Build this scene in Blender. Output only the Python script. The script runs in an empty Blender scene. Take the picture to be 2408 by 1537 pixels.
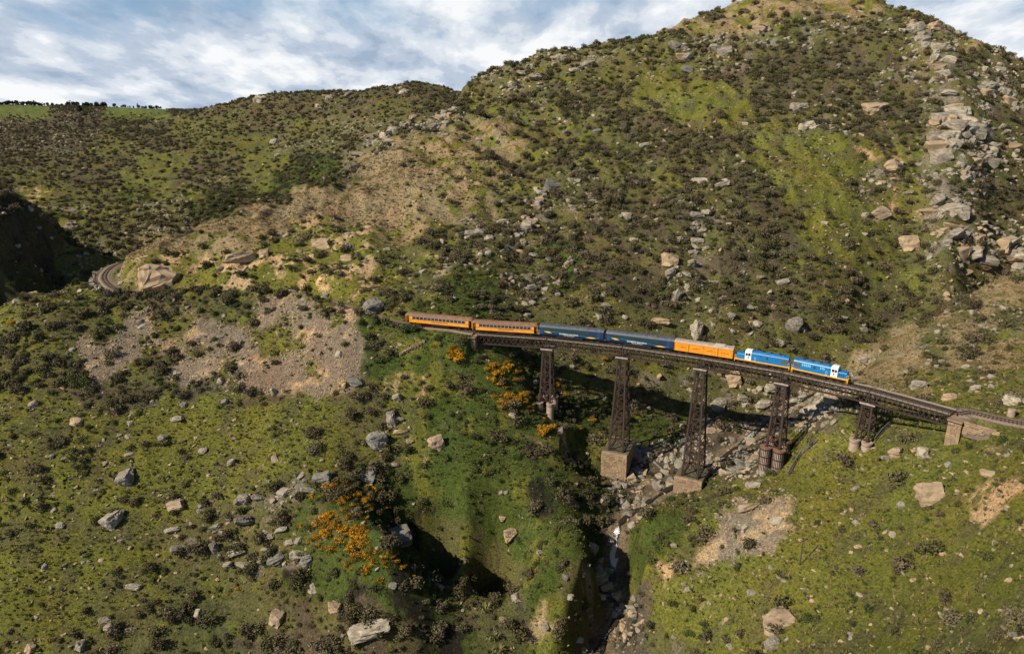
import bpy, bmesh, math, random
import numpy as np
from mathutils import Vector, Matrix, Euler

random.seed(7); rng = np.random.default_rng(7)
SC = bpy.context.scene
COL = SC.collection
R = math.radians

# ------------------------------------------------------------------ camera
# u, v are positions measured on the survey photograph (2408 x 1537)
FPX, CU, CV, HC, PITCH = 1700.0, 1204.0, 768.5, 60.8, R(17.0)
cp, sp = math.cos(PITCH), math.sin(PITCH)
cam = bpy.data.cameras.new('camera'); cam.sensor_width = 36; cam.lens = FPX/2408*36
cam.clip_start = 1; cam.clip_end = 20000
co = bpy.data.objects.new('camera', cam); COL.objects.link(co)
co.location = (0, 0, HC); co.rotation_euler = (R(90)-PITCH, 0, 0); SC.camera = co

# ------------------------------------------------------------------ light
SUN_AZ = math.atan2(-0.50, -0.865)      # direction towards the sun, in plan
SUN_EL = R(37)
SC.view_settings.view_transform = 'Standard'; SC.view_settings.look = 'None'
SC.view_settings.gamma = 1; SC.view_settings.use_curve_mapping = False
SC.view_settings.exposure = 0.28
wd = bpy.data.worlds.new('World'); SC.world = wd; wd.use_nodes = True
def build_world():
    nt = wd.node_tree; N = nt.nodes; L = nt.links; N.clear()
    out = N.new('ShaderNodeOutputWorld'); bg = N.new('ShaderNodeBackground')
    sky = N.new('ShaderNodeTexSky'); sky.sky_type = 'NISHITA'; sky.sun_disc = False
    sky.sun_elevation = SUN_EL; sky.sun_rotation = math.atan2(math.cos(SUN_AZ), math.sin(SUN_AZ))
    sky.altitude = 300; sky.air_density = 1.0; sky.dust_density = 0.6; sky.ozone_density = 2.0
    bg.inputs['Strength'].default_value = 0.05
    tc = N.new('ShaderNodeTexCoord'); sx = N.new('ShaderNodeSeparateXYZ'); L.new(tc.outputs['Generated'], sx.inputs[0])
    def M(op, a, b=None, c=None):
        m = N.new('ShaderNodeMath'); m.operation = op
        for i, q in enumerate((a, b, c)):
            if q is None: continue
            if isinstance(q, (int, float)): m.inputs[i].default_value = q
            else: L.new(q, m.inputs[i])
        return m.outputs[0]
    z = M('MAXIMUM', M('ADD', sx.outputs['Z'], 0.26), 0.03)
    cx = N.new('ShaderNodeCombineXYZ')
    L.new(M('DIVIDE', sx.outputs['X'], z), cx.inputs[0]); L.new(M('DIVIDE', sx.outputs['Y'], z), cx.inputs[1])
    def noise(scale, det, rough, off, dist=0.0, sc=(1, 1, 1)):
        mp = N.new('ShaderNodeMapping'); mp.inputs['Location'].default_value = (off, off*.7, off*.3)
        mp.inputs['Scale'].default_value = sc
        L.new(cx.outputs[0], mp.inputs[0])
        n = N.new('ShaderNodeTexNoise'); n.inputs['Scale'].default_value = scale; n.inputs['Detail'].default_value = det
        n.inputs['Roughness'].default_value = rough; n.inputs['Distortion'].default_value = dist
        L.new(mp.outputs[0], n.inputs['Vector']); return n.outputs['Fac']
    def ramp(v, pts):
        r = N.new('ShaderNodeValToRGB'); r.color_ramp.interpolation = 'EASE'
        e = r.color_ramp.elements
        while len(e) < len(pts): e.new(0.5)
        for i, (p, c) in enumerate(pts): e[i].position = p; e[i].color = (*c, 1)
        L.new(v, r.inputs[0]); return r.outputs[0]
    n1 = noise(1.2, 9, 0.55, 3.1, 0.15, (1.0, .55, 1)); n2 = noise(3.2, 10, 0.58, 9.4, 0.1, (1.0, .55, 1)); n3 = noise(0.4, 3, 0.5, 17.0)
    shade = ramp(n2, [(0.36, (6.0, 7.6, 9.9)), (0.45, (8.4, 9.8, 11.8)), (0.52, (11.8, 12.7, 13.9)), (0.61, (15.6, 15.9, 16.2))])
    cover = ramp(M('ADD', M('ADD', M('MULTIPLY', n1, 0.8), M('MULTIPLY', n3, 0.3)), M('MULTIPLY', M('SUBTRACT', 0.13, sx.outputs['Z']), 1.0)), [(0.42, (0, 0, 0)), (0.58, (1, 1, 1))])
    # blue of the gaps: the Nishita sky, slightly richer
    mx = N.new('ShaderNodeMix'); mx.data_type = 'RGBA'; L.new(cover, mx.inputs[0])
    hs = N.new('ShaderNodeHueSaturation'); hs.inputs['Saturation'].default_value = 1.15; hs.inputs['Value'].default_value = 1.1
    L.new(sky.outputs[0], hs.inputs['Color'])
    gap = N.new('ShaderNodeMix'); gap.data_type = 'RGBA'; L.new(M('MAXIMUM', M('SUBTRACT', .85, M('MULTIPLY', sx.outputs['Z'], 2.6)), 0.0), gap.inputs[0]); gap.inputs[7].default_value = (3.9, 8.0, 13.0, 1); L.new(hs.outputs[0], gap.inputs[6])
    L.new(gap.outputs[2], mx.inputs[6]); L.new(shade, mx.inputs[7])
    L.new(mx.outputs[2], bg.inputs['Color']); L.new(bg.outputs[0], out.inputs['Surface'])
build_world()
sl = bpy.data.lights.new('sun', 'SUN'); sl.energy = 5.0; sl.angle = R(0.53); sl.color = (1.0, 0.88, 0.70)
so = bpy.data.objects.new('sun', sl); COL.objects.link(so)
sdir = Vector((math.cos(SUN_AZ)*math.cos(SUN_EL), math.sin(SUN_AZ)*math.cos(SUN_EL), math.sin(SUN_EL)))
so.rotation_euler = sdir.to_track_quat('Z', 'Y').to_euler(); so.location = (-200, -150, 300)
SC.cycles.max_bounces = 4; SC.cycles.diffuse_bounces = 2; SC.cycles.glossy_bounces = 2
SC.cycles.transmission_bounces = 2; SC.cycles.transparent_max_bounces = 4
SC.cycles.caustics_reflective = False; SC.cycles.caustics_refractive = False

# ------------------------------------------------------------------ projection helpers
def bpY(u, v, Y):
    """ground point seen at (u, v) at forward distance Y"""
    t = (CV-v)/FPX; den = cp+t*sp
    return ((u-CU)/FPX*Y/den, Y, HC+Y*(-sp+t*cp)/den)
def bpz(u, v, z):
    t = (CV-v)/FPX; s = (-sp+t*cp)/(cp+t*sp)
    return bpY(u, v, (z-HC)/s)
def proj(X, Y, Z):
    d = Y*cp+(HC-Z)*sp
    return CU+FPX*X/d, CV-FPX*(Y*sp+(Z-HC)*cp)/d, d

# ------------------------------------------------------------------ numpy noise
_P = rng.permutation(512).astype(np.int64); _P = np.concatenate([_P, _P])
_G = rng.uniform(0, 2*np.pi, 1024); _GX, _GY = np.cos(_G), np.sin(_G)
def perlin(x, y):
    xi = np.floor(x).astype(np.int64); yi = np.floor(y).astype(np.int64)
    xf = x-xi; yf = y-yi
    def g(ix, iy, dx, dy):
        h = _P[(_P[ix & 511]+iy) & 511]
        return _GX[h]*dx+_GY[h]*dy
    u = xf*xf*xf*(xf*(xf*6-15)+10); w = yf*yf*yf*(yf*(yf*6-15)+10)
    a = g(xi, yi, xf, yf); b = g(xi+1, yi, xf-1, yf); c = g(xi, yi+1, xf, yf-1); d = g(xi+1, yi+1, xf-1, yf-1)
    return (a+(b-a)*u)+((c+(d-c)*u)-(a+(b-a)*u))*w
def fbm(x, y, wl, octs=4, gain=.5, off=0):
    s = 0; a = 1; t = 0
    for i in range(octs):
        s = s+a*perlin(x/wl+off+i*37.3, y/wl-off+i*11.9); t += a; a *= gain; wl *= .5
    return s/t*1.6
def ss(x, a, b):
    t = np.clip((x-a)/(b-a), 0, 1); return t*t*(3-2*t)

# ------------------------------------------------------------------ the line of the railway
NODE_UV = [(1121.5, 787.5), (1285.5, 799), (1463.3, 818), (1648.2, 844.3), (1840.6, 877.2), (2044.5, 923), (2236.3, 976.3)]
NODES = [Vector(bpz(u, v, 0.0)) for u, v in NODE_UV]       # top of the near girder at every pier
GW = 3.3                                                    # girder spacing
def perp(d): return Vector((-d.y, d.x, 0)).normalized()     # away from the camera
_tan = []
for i in range(7):
    a = NODES[max(i-1, 0)]; b = NODES[min(i+1, 6)]; _tan.append((b-a).normalized())
CEN = [NODES[i]+perp(_tan[i])*GW/2 for i in range(7)]
left_uv = [(300, 616), (277, 622), (256, 634), (245, 650), (250, 664), (268, 678), (300, 686), (360, 690), (440, 692), (560, 694), (680, 698), (770, 711), (830, 731), (885, 750), (945, 763), (1005, 768.5), (1062, 773)]
right_uv = [(2276, 970), (2338, 984), (2406, 998), (2520, 1020), (2700, 1052), (2900, 1085)]
ctrl = [Vector(bpz(u, v, 0.0)) for u, v in left_uv]+CEN+[Vector(bpz(u, v, 0.0)) for u, v in right_uv]
def catmull(P, n=14):
    out = []
    for i in range(len(P)-1):
        p0 = P[max(i-1, 0)]; p1 = P[i]; p2 = P[i+1]; p3 = P[min(i+2, len(P)-1)]
        for k in range(n):
            t = k/n
            out.append(0.5*((2*p1)+(p2-p0)*t+(2*p0-5*p1+4*p2-p3)*t*t+(3*p1-p0-3*p2+p3)*t**3))
    out.append(P[-1]); return out
TR = np.array([tuple(p) for p in catmull(ctrl)]); TR[:, 2] = 0
for _ in range(3): TR[1:-1] = (TR[:-2]+2*TR[1:-1]+TR[2:])/4
TS = np.concatenate([[0], np.cumsum(np.linalg.norm(np.diff(TR, axis=0), axis=1))])
def tr_at(s):
    return Vector((float(np.interp(s, TS, TR[:, 0])), float(np.interp(s, TS, TR[:, 1])), 0))
def tr_dir(s): return (tr_at(s+.5)-tr_at(s-.5)).normalized()
def s_for_u(u, z=1.5, lo=None):
    # arc length where a point z above the rails shows at column u (bridge part)
    ii = np.arange(len(TR)); pu = proj(TR[:, 0], TR[:, 1], z)[0]
    k0 = np.searchsorted(TS, TS[np.argmin(np.abs(TR[:, 0]-CEN[0].x)+np.abs(TR[:, 1]-CEN[0].y))])-45
    return float(np.interp(u, pu[k0:], TS[k0:]))
def s_near(p):
    return float(TS[np.argmin((TR[:, 0]-p.x)**2+(TR[:, 1]-p.y)**2)])
S_B0, S_B1 = s_near(CEN[0]), s_near(CEN[6])
RAIL_Z = 0.36

# ------------------------------------------------------------------ terrain: surveyed points
T = [  # left foreground slope
(0,725,225),(60,700,232),(170,668,245),(240,650,256),(0,900,190),(0,1100,165),(0,1300,145),(0,1537,128),(300,900,190),(300,760,218),
(300,1100,167),(300,1300,147),(300,1537,129),(600,740,218),(600,900,187),(600,1100,165),(600,1300,147),(600,1537,130),(850,740,208),
(850,900,183),(780,1020,172),(800,1200,150),(780,1400,135),(900,1250,140),(960,1400,133),(1040,1537,128),(960,1280,155),(1050,1420,153),(1150,1537,151),
(1100,1300,150),(1150,1400,140),(1250,1400,137),(1250,1537,131),(1350,1400,136),(1380,1500,132),
# gorge
(1560,1150,171),(1500,1190,165),(1450,1250,156.5),(1440,1330,155),(1440,1400,147.5),(1455,1440,143.4),(1420,1500,137.7),(1400,1537,134),
(1350,1200,157),(1390,1270,148),(1395,1350,140),(1370,1450,134),(1375,1537,129),(1300,1100,166),(1450,1130,175),(1380,1050,178),
(1500,1230,152),(1485,1330,141),(1520,1400,136),(1540,1480,130),(1500,1537,129),
# slope below the left abutment
(1000,800,192),(1080,805,190),(1100,860,186),(1050,950,180),(1150,950,180),(1200,860,190),(1250,950,184),(1293,975,187),(1200,1050,172),
(1000,1050,170),(1000,1150,162),(1100,1200,157),(1200,1200,158),(1250,1300,148),(930,850,188),(900,1000,175),(880,1100,165),(930,785,197),
# behind the viaduct
(1400,900,205),(1300,850,207),(1200,800,205),(1540,985,201),(1550,1050,188),(1600,950,207),(1700,1000,195),(1750,1060,186),(1700,900,212),
(1800,950,205),(1900,930,204),(1540,925,207),
# right bank
(1860,1050,166),(1960,960,165),(1950,1000,157),(2020,900,178),(2100,850,187),(2200,770,193),(2300,700,205),(2408,630,220),
(2100,900,174),(2200,900,165),(2300,930,150),(2408,960,139),(2408,850,165),(2408,750,190),(2300,850,172),
(1640,1170,163),(1750,1110,162),(1750,1200,146),(1700,1300,138),(1600,1250,146),(1600,1400,131),(1600,1537,124),(1700,1537,117),
(1800,1400,122),(1850,1100,157),(1835,1130,153),(1900,1200,137),(1900,1300,127),(1900,1537,104),(2000,1070,148),(2100,1100,137),
(2100,1200,128),(2100,1400,108),(2100,1537,93),(2240,1025,137),(2300,1080,126),(2300,1200,114),(2300,1400,95),(2300,1537,82),
(2408,1040,124),(2408,1150,110),(2408,1300,94),(2408,1537,72),(2100,800,215),(2000,860,207),(2200,720,235),(2300,640,255),(2408,590,270),
# main hill
(1100,740,205),(1100,650,228),(1100,550,258),(1100,450,290),(1100,350,335),(1100,250,395),(1120,194,430),(1000,720,212),(1000,650,232),
(1000,550,262),(1000,450,292),(1000,350,340),(850,690,226),(850,600,250),(850,500,280),(850,420,310),(700,670,235),(700,580,258),(700,500,283),
(550,670,240),(550,600,255),(550,540,272),(400,680,240),(400,620,258),(400,580,266),
(1250,720,222),(1250,650,238),(1250,550,265),(1250,450,295),(1250,350,335),(1250,250,380),(1250,145,425),
(1400,730,222),(1400,650,238),(1400,550,262),(1400,450,290),(1400,350,325),(1400,250,365),(1400,112,425),
(1550,740,222),(1550,650,238),(1550,550,260),(1550,450,286),(1550,350,318),(1550,250,352),(1550,150,390),(1550,74,425),
(1700,760,220),(1700,650,240),(1700,550,260),(1700,450,283),(1700,350,312),(1700,250,345),(1700,150,382),(1700,22,432),
(1850,790,218),(1850,650,242),(1850,550,260),(1850,450,282),(1850,350,308),(1850,250,340),(1850,150,376),(1850,-12,435),
(2000,800,220),(2000,650,245),(2000,550,262),(2000,450,282),(2000,350,306),(2000,250,335),(2000,150,368),(2000,-8,430),
(2150,700,243),(2150,600,262),(2150,500,280),(2150,400,300),(2150,250,335),(2150,150,362),(2150,42,400),
(2240,600,250),(2240,500,268),(2240,400,288),(2240,300,310),(2240,200,338),(2240,88,372),
(2330,600,262),(2330,500,288),(2330,400,308),(2330,300,328),(2330,200,352),(2330,115,376),(2408,400,312),(2408,250,345),(2408,168,370),
(2700,350,350),(2700,550,290),(3000,500,330),(3000,300,400),(2700,250,400),
# mid hill and valley behind
(100,490,450),(250,500,430),(100,560,400),(400,520,400),(500,470,430),(700,400,470),(850,330,500),(1000,262,540),
(390,268,750),(450,262,740),(540,242,730),(620,222,720),(740,213,700),(860,222,690),(930,218,680),(1000,216,670),(1070,222,650),
(200,400,560),(300,330,640),(100,350,640),(0,400,560),(0,460,480),(400,400,540),(500,330,600),(600,280,650),(650,330,590),(450,300,680),
(250,450,500),(350,470,470),(600,400,500),(800,300,580),(-200,400,560),(-200,460,480),
(0,340,700),(100,300,850),(200,267,900),(100,272,900),(0,300,850),(240,300,880),(300,272,950),(390,272,950),(-200,300,850),
(0,262,1220),(200,263,1220),(370,265,1200),(-300,262,1220),(0,270,1000),(0,247,1500),(200,250,1500),(380,258,1500),(-300,245,1500),
# dark spur on the left and the river valley between
(0,470,290),(40,492,288),(70,540,284),(110,600,280),(150,642,277),(168,664,275),(60,800,258),(0,850,250),(150,740,262),(20,640,268),(70,660,268),
(-200,420,280),(-200,640,268),(-100,450,285),(-50,640,340),(100,640,330),(150,602,350),(200,622,320),(250,602,310),(200,562,370),(-200,560,380)]
crest = [(1090,210,430),(1120,194,432),(1190,165,430),(1250,143,426),(1300,124,426),(1400,110,426),(1500,93,426),(1580,60,428),(1680,26,432),(1760,4,435),(1900,-14,434),(2050,-4,428),
         (2130,28,405),(2200,62,385),(2240,86,374),(2300,96,374),(2350,128,374),(2408,166,370)]
spur = [(345,592,262),(440,547,275),(540,516,290),(640,482,305),(760,424,325),(830,390,340),(900,342,355),(960,310,368),(1050,267,392)]
PT = [bpY(*t) for t in T+crest+spur]
for c in crest:
    x, y, z = bpY(*c); PT += [(x*1.12, y+70, z-26), (x*1.5, y+260, z-70)]
for c in spur:
    x, y, z = bpY(*c); PT += [(x-16, y+40, z-21)]
for c in [(390,264,750),(620,214,720),(860,212,690),(1070,214,650)]:
    x, y, z = bpY(*c); PT += [(x*1.1, y+90, z-30), (x*1.4, y+300, z-50)]
PT += [(125,225,-14),(165,245,-10),(210,262,-4),(270,290,4),
       (60,40,6),(120,80,10),(150,100,18),(200,150,32),(260,200,40),(0,108,-63),(-30,70,-68),(-45,42,-72),(-100,90,-66),(-180,140,-62),
       (25,98,-48),(45,60,-22),(35,42,-12),(-210,190,-22),(-260,230,-20),(-240,140,-60),(-60,50,-66),(300,150,50),(350,250,50),
       (-1700,1250,45),(-2500,2600,50),(0,2600,30),(2500,2600,30),(-1200,3100,45),(1200,3100,20),(-900,1500,60),(-1400,1500,60),(900,1500,30),(400,1200,30),(0,1500,52)]
for u_ in range(-600, 3000, 300): PT += [bpY(u_, 266, 2300), bpY(u_, 266, 3200)]
PT = np.array(PT)
Yn = np.unique(np.concatenate([np.linspace(40, 90, 50, endpoint=False), np.linspace(90, 262, 480, endpoint=False), np.linspace(262, 450, 240, endpoint=False),
                     np.geomspace(450, 1000, 130, endpoint=False), np.geomspace(1000, 3200, 50)]))
An = np.concatenate([np.linspace(-1.15, -.76, 45, endpoint=False), np.linspace(-.76, .76, 820, endpoint=False), np.linspace(.76, 1.25, 55)])
NA, NY = len(An), len(Yn)
GA, GY = np.meshgrid(An, Yn)            # rows: Y
GX = GA*GY
def rbf():
    pa = PT[:, 0]/PT[:, 1]; pb = np.log(PT[:, 1]); n = len(PT)
    def K(r2): return np.sqrt(r2+0.0004)
    D = (pa[:, None]-pa[None])**2+(pb[:, None]-pb[None])**2
    A = np.zeros((n+3, n+3)); A[:n, :n] = K(D)-np.eye(n)*0.004
    A[:n, n] = 1; A[:n, n+1] = pa; A[:n, n+2] = pb; A[n, :n] = 1; A[n+1, :n] = pa; A[n+2, :n] = pb
    # heights are interpolated as a slope angle from a datum so far and near points weigh alike
    val = (PT[:, 2]-HC)/PT[:, 1]
    w = np.linalg.solve(A, np.concatenate([val, [0, 0, 0]]))
    Z = np.empty((NY, NA), np.float64); lb = np.log(Yn)
    for j in range(NY):
        r2 = (An[:, None]-pa[None])**2+(lb[j]-pb[None])**2
        Z[j] = K(r2)@w[:n]+w[n]+w[n+1]*An+w[n+2]*lb[j]
    return HC+Z*GY
GZ = rbf()

# ------------------------------------------------------------------ ground cover chart (40-pixel squares of the survey photograph)
CH = """42b10u2h6b
38b7u2m5r3m3R2b
33b2r5m8r4b1m3R2u2r
30b6r5m3r9b3R2b2r
27b4r7m3h10b3R2b4r
27b2m3r5b7g5b5b2R4r
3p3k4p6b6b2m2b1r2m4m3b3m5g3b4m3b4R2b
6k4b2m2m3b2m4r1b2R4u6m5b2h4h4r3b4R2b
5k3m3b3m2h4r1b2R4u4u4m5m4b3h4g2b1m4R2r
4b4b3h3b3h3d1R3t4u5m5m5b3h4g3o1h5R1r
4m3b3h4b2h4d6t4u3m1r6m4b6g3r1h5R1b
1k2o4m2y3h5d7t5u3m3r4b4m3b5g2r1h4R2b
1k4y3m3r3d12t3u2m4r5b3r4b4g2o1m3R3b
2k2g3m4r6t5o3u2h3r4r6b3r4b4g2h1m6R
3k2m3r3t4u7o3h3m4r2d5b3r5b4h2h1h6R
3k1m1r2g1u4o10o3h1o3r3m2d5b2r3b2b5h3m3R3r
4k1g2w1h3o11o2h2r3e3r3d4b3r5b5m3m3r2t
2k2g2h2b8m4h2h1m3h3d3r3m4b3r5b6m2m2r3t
2h3m3m3b4m3s2m1s2h1m5e4m4m4b4r5b3b2m1t1r1t2r
7m2s2h4s2h2s1h1s2e2e2e5e5m4m4r5m2m2t1r2t1r2u
4m1m3s1h2s1h3s3h3s1d3g1e2y2y2d5m4m3m4m3h3t1r1u1r3u
4m1d2s1h2b3s1h4s1h2s1d3e1e3y3y5m6m5m2h4t1r2u1r2u
3m8b1b2b7s1h2o1o2e4y1d5m4r4r4w2t4u5g
2h3m4b5g3b3g2b2h1o4e3y4d4m4r2r4w4u6g
4h3h7g6g3m1h1o5e1y2y4d4e3r2r3w2h5g4g
8h12g2m2h1o6e1y2o1e2m3e3w3w2h12g
8h9g3h2m2h1o6e1d2o1o2m2w6w10g3o2g
8h7g3h4h2m7e2d2e2d8w15g
7h6g4h2r2y2d1d7e2d2m1m4w3h15g2o
6h6g3r3r4y2d7e5d2w5h3s11g3o
5h6h4r3r5y2d6e3e2d1w3e2h4s11g3o
5h5h5r2r6y2d3m6e1d1w4e1h4s15g
5g6h7r5y2d5m4e1d1w3e2h3s1s15g
6g6h3m3r3d2y2d6m2e3R1w2h1o1h2s17g
6g7h4m5d4d5m2e2r1d2w1h1o20g
5g6m5m7b4d5m2o1r1d2w22g
6g5m6m7b3d4b3o1m1d2w22g
3g5m5m5b7b3d3m3o1r1d2w2r14h6h"""
def parse():
    rows = []
    for ln in CH.split('\n'):
        s = ''; n = ''
        for c in ln:
            if c.isdigit(): n += c
            else: s += c*int(n); n = ''
        s = (s+s[-1]*60)[:60]; rows.append(s)
    rows.append(rows[-1]); return rows
CR = parse()
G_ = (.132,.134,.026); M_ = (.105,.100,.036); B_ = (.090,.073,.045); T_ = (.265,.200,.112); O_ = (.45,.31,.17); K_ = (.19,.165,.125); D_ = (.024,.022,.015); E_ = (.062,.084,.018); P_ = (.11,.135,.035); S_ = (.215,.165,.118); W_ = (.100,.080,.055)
# code: A, B, share of B, C, share of C, shrub, bush, gorse, boulder, stone, tuft, dry tuft  (numbers per square metre)
CODE = {
'g': (G_, M_, .34, T_, .16, .006, .009, 0, .0014, .170, .50, .20),
'h': (G_, M_, .50, T_, .14, .030, .016, 0, .0060, .150, .30, .16),
'm': (M_, G_, .35, B_, .25, .070, .022, 0, .0080, .070, .15, .05),
'b': (M_, B_, .50, G_, .14, .115, .020, 0, .0060, .050, .06, .03),
'r': (M_, K_, .30, T_, .15, .070, .018, 0, .0460, .240, .08, .03),
'R': (M_, K_, .40, T_, .15, .036, .012, 0, .0900, .100, .05, .02),
't': (T_, M_, .30, B_, .18, .0018, .001, 0, .0006, .010, .05, .80),
'u': (T_, G_, .45, B_, .20, .012, .004, 0, .0020, .020, .15, .40),
'o': (G_, O_, .40, M_, .25, .026, .014, 0, .0070, .120, .15, .15),
's': (S_, O_, .30, M_, .10, .010, .006, 0, .0160, 6.0, .01, .00),
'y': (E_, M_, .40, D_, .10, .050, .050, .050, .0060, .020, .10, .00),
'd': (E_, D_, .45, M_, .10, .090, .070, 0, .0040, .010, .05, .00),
'e': (E_, G_, .35, M_, .25, .012, .060, 0, .0030, .030, .50, .02),
'w': (W_, T_, .15, D_, .40, .012, .014, 0, .1400, .350, .02, .00),
'p': (P_, G_, .30, T_, .10, .000, .000, 0, .0000, .000, .00, .00),
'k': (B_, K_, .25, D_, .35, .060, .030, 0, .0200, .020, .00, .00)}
def chart(fn):
    return np.array([[fn(CODE[c]) for c in row] for row in CR], float)
def sample(Cm, u, v):
    """bilinear look-up of a chart layer"""
    x = np.clip(u/40.13-.5, 0, 58.999); y = np.clip(v/40.0-.5, 0, len(CR)-1.001)
    xi = x.astype(int); yi = y.astype(int); fx = ss(x-xi, .2, .8); fy = ss(y-yi, .2, .8)
    if Cm.ndim == 3: fx = fx[..., None]; fy = fy[..., None]
    return (Cm[yi, xi]*(1-fx)+Cm[yi, xi+1]*fx)*(1-fy)+(Cm[yi+1, xi]*(1-fx)+Cm[yi+1, xi+1]*fx)*fy

# ------------------------------------------------------------------ terrain relief
wa = GX+6*fbm(GX, GY, 40, 2, off=3); wb = GY+6*fbm(GX, GY, 40, 2, off=8)
far = np.clip(GY/200, .75, 1.5)*np.where(GY > 450, .4, 1)
brd = np.min([np.hypot(GX-(CEN[i].x*(1-t)+CEN[i+1].x*t), GY-(CEN[i].y*(1-t)+CEN[i+1].y*t)) for i in range(6) for t in (0, .25, .5, .75)], axis=0); far = far*(.35+.65*ss(brd, 6, 26))
U0, V0, _ = proj(GX, GY, GZ)
JU = U0+46*fbm(GX, GY, 14*1.0, 3, off=21)*np.clip(200/GY, .3, 1.3); JV = V0+42*fbm(GX, GY, 14, 3, off=33)*np.clip(200/GY, .3, 1.3)
lf_ = np.where((GY > 235) & (U0 < 1080), .35, 1.0); JU = U0+(JU-U0)*lf_; JV = V0+(JV-V0)*lf_
JU = JU+20*fbm(GX, GY, 3.4, 3, .6, off=121)*np.clip(200/GY, .3, 1.3); JV = JV+20*fbm(GX, GY, 3.4, 3, .6, off=133)*np.clip(200/GY, .3, 1.3)
rocky = sample(chart(lambda c: {.05: 1.0, .03: .45, .02: .8}.get(c[8], 0.)), JU, JV)
# the steep-sided spur across the river on the left
SPR = sorted([(bpY(*q)[0]+7, 0, bpY(*q)[2]+1) for q in [(-400,330,288),(-200,395,288),(0,470,288),(40,492,288),(70,540,288),(110,602,288),(150,645,288),(172,672,288),(185,700,288),(200,760,288)]])
zs = np.interp(GX+2.5*fbm(GX, GY, 22, 4, off=77), [q[0] for q in SPR], [q[2] for q in SPR], left=60, right=-200)+2.5*fbm(GX, GY, 14, 4, off=71)-.9*np.maximum(0, GY-290)-3.0*np.maximum(0, 252-GY)
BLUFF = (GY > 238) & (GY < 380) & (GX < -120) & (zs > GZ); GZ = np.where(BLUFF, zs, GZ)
GZ = GZ+far*(2.3*fbm(wa, wb, 46, 3, off=1)*np.clip(np.abs(GY-170)/60, .5, 1)+.95*fbm(wa, wb, 15, 3, off=5))
rid = 1-np.abs(fbm(wa*.9, wb*.6, 26, 4, off=9))*2
GZ = GZ+far*2.6*(rid-.55)*np.clip((GY-205)/40, 0, 1)
n4 = fbm(GX, GY, 5.0, 3, off=14)
GZ = GZ+.34*n4*np.clip(far, .8, 1.5)
GZ = GZ+rocky*(2.6*np.maximum(fbm(wa, wb, 11, 3, off=40), -.1)+1.1*np.sign(fbm(GX, GY, 4, 2, off=44))*.5)
# strata: steps in the craggy ground
st = GZ/2.1+fbm(GX, GY, 18, 2, off=50)*1.5; fr = st-np.floor(st)
GZ = GZ+rocky*1.6*(ss(fr, .35, .6)-fr)

STREAM_UV = [(2010,880,206),(1960,905,206),(1900,930,204),(1840,960,200),(1790,1000,194),(1720,1060,186),(1640,1105,178),(1575,1145,171),(1520,1180,166),(1470,1215,161),(1450,1250,156.5),(1443,1330,154.6),(1440,1400,147.5),(1455,1440,143.4),(1420,1500,137.7),(1396,1545,133)]
STREAM = [Vector(bpY(*t)) for t in STREAM_UV]+[Vector((0, 108, -63)), Vector((-30, 70, -68))]
SPT = np.array([tuple(p) for p in catmull(STREAM, 10)])
for i in range(1, len(SPT)): SPT[i, 2] = min(SPT[i, 2], SPT[i-1, 2]-.01)
def dist_poly(P, mask):
    """distance, height of the nearest vertex of polyline P for masked grid points"""
    X = GX[mask]; Y = GY[mask]; best = np.full(X.shape, 1e9); zz = np.zeros(X.shape); ss_ = np.zeros(X.shape)
    cum = 0
    for i in range(len(P)-1):
        a = P[i]; b = P[i+1]; d = b-a; L2 = d[0]**2+d[1]**2+1e-9
        t = np.clip(((X-a[0])*d[0]+(Y-a[1])*d[1])/L2, 0, 1)
        r = np.hypot(X-a[0]-t*d[0], Y-a[1]-t*d[1]); m = r < best
        best = np.where(m, r, best); zz = np.where(m, a[2]+t*d[2], zz); ss_ = np.where(m, cum+t*math.sqrt(L2), ss_)
        cum += math.sqrt(L2)
    return best, zz, ss_
DSTR = np.full(GX.shape, 99.); msk = (GY < 215) & (GY > 60) & (GX > -60) & (GX < 115)
d_, z_, _ = dist_poly(SPT, msk); DSTR[msk] = d_
k_ = ss(d_, 1.9, 6.5); zt = GZ[msk]
GZ[msk] = np.where(d_ < 6.5, (z_-.5)*(1-k_)+np.maximum(zt, z_-.3)*k_, zt)
DTR = np.full(GX.shape, 99.); DTS = np.zeros(GX.shape); msk = (GY < 310) & (GY > 60)
d_, z_, s_ = dist_poly(TR, msk)
on = ((s_ < S_B0-1.0) | (s_ > S_B1+1.0))
DTR[msk] = np.where(on, d_, 99.); DTS[msk] = s_
zt = GZ[msk]; k_ = ss(d_, 2.6, 9.0)
ptc = np.stack([np.interp(s_, TS, TR[:, 0]), np.interp(s_, TS, TR[:, 1])], -1); near_side = (np.hypot(GX[msk], GY[msk]) < np.hypot(ptc[..., 0], ptc[..., 1]))
k_ = np.where(near_side & (s_ > S_B1) & (s_ < S_B1+8.5), ss(d_, 2.65, 3.3), k_)
zt = np.where(near_side & (s_ > S_B1-2) & (s_ < S_B1+8.5) & (d_ < 9), np.minimum(zt, -2.9+.24*np.clip(s_-S_B1, 0, 9.5)), zt)
edge = np.clip(np.minimum(np.abs(s_-S_B0), np.abs(s_-S_B1))/5.0, 0, 1)
GZ[msk] = np.where(on & (d_ < 9.0), (-.02)*(1-k_)+zt*k_, zt)
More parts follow.
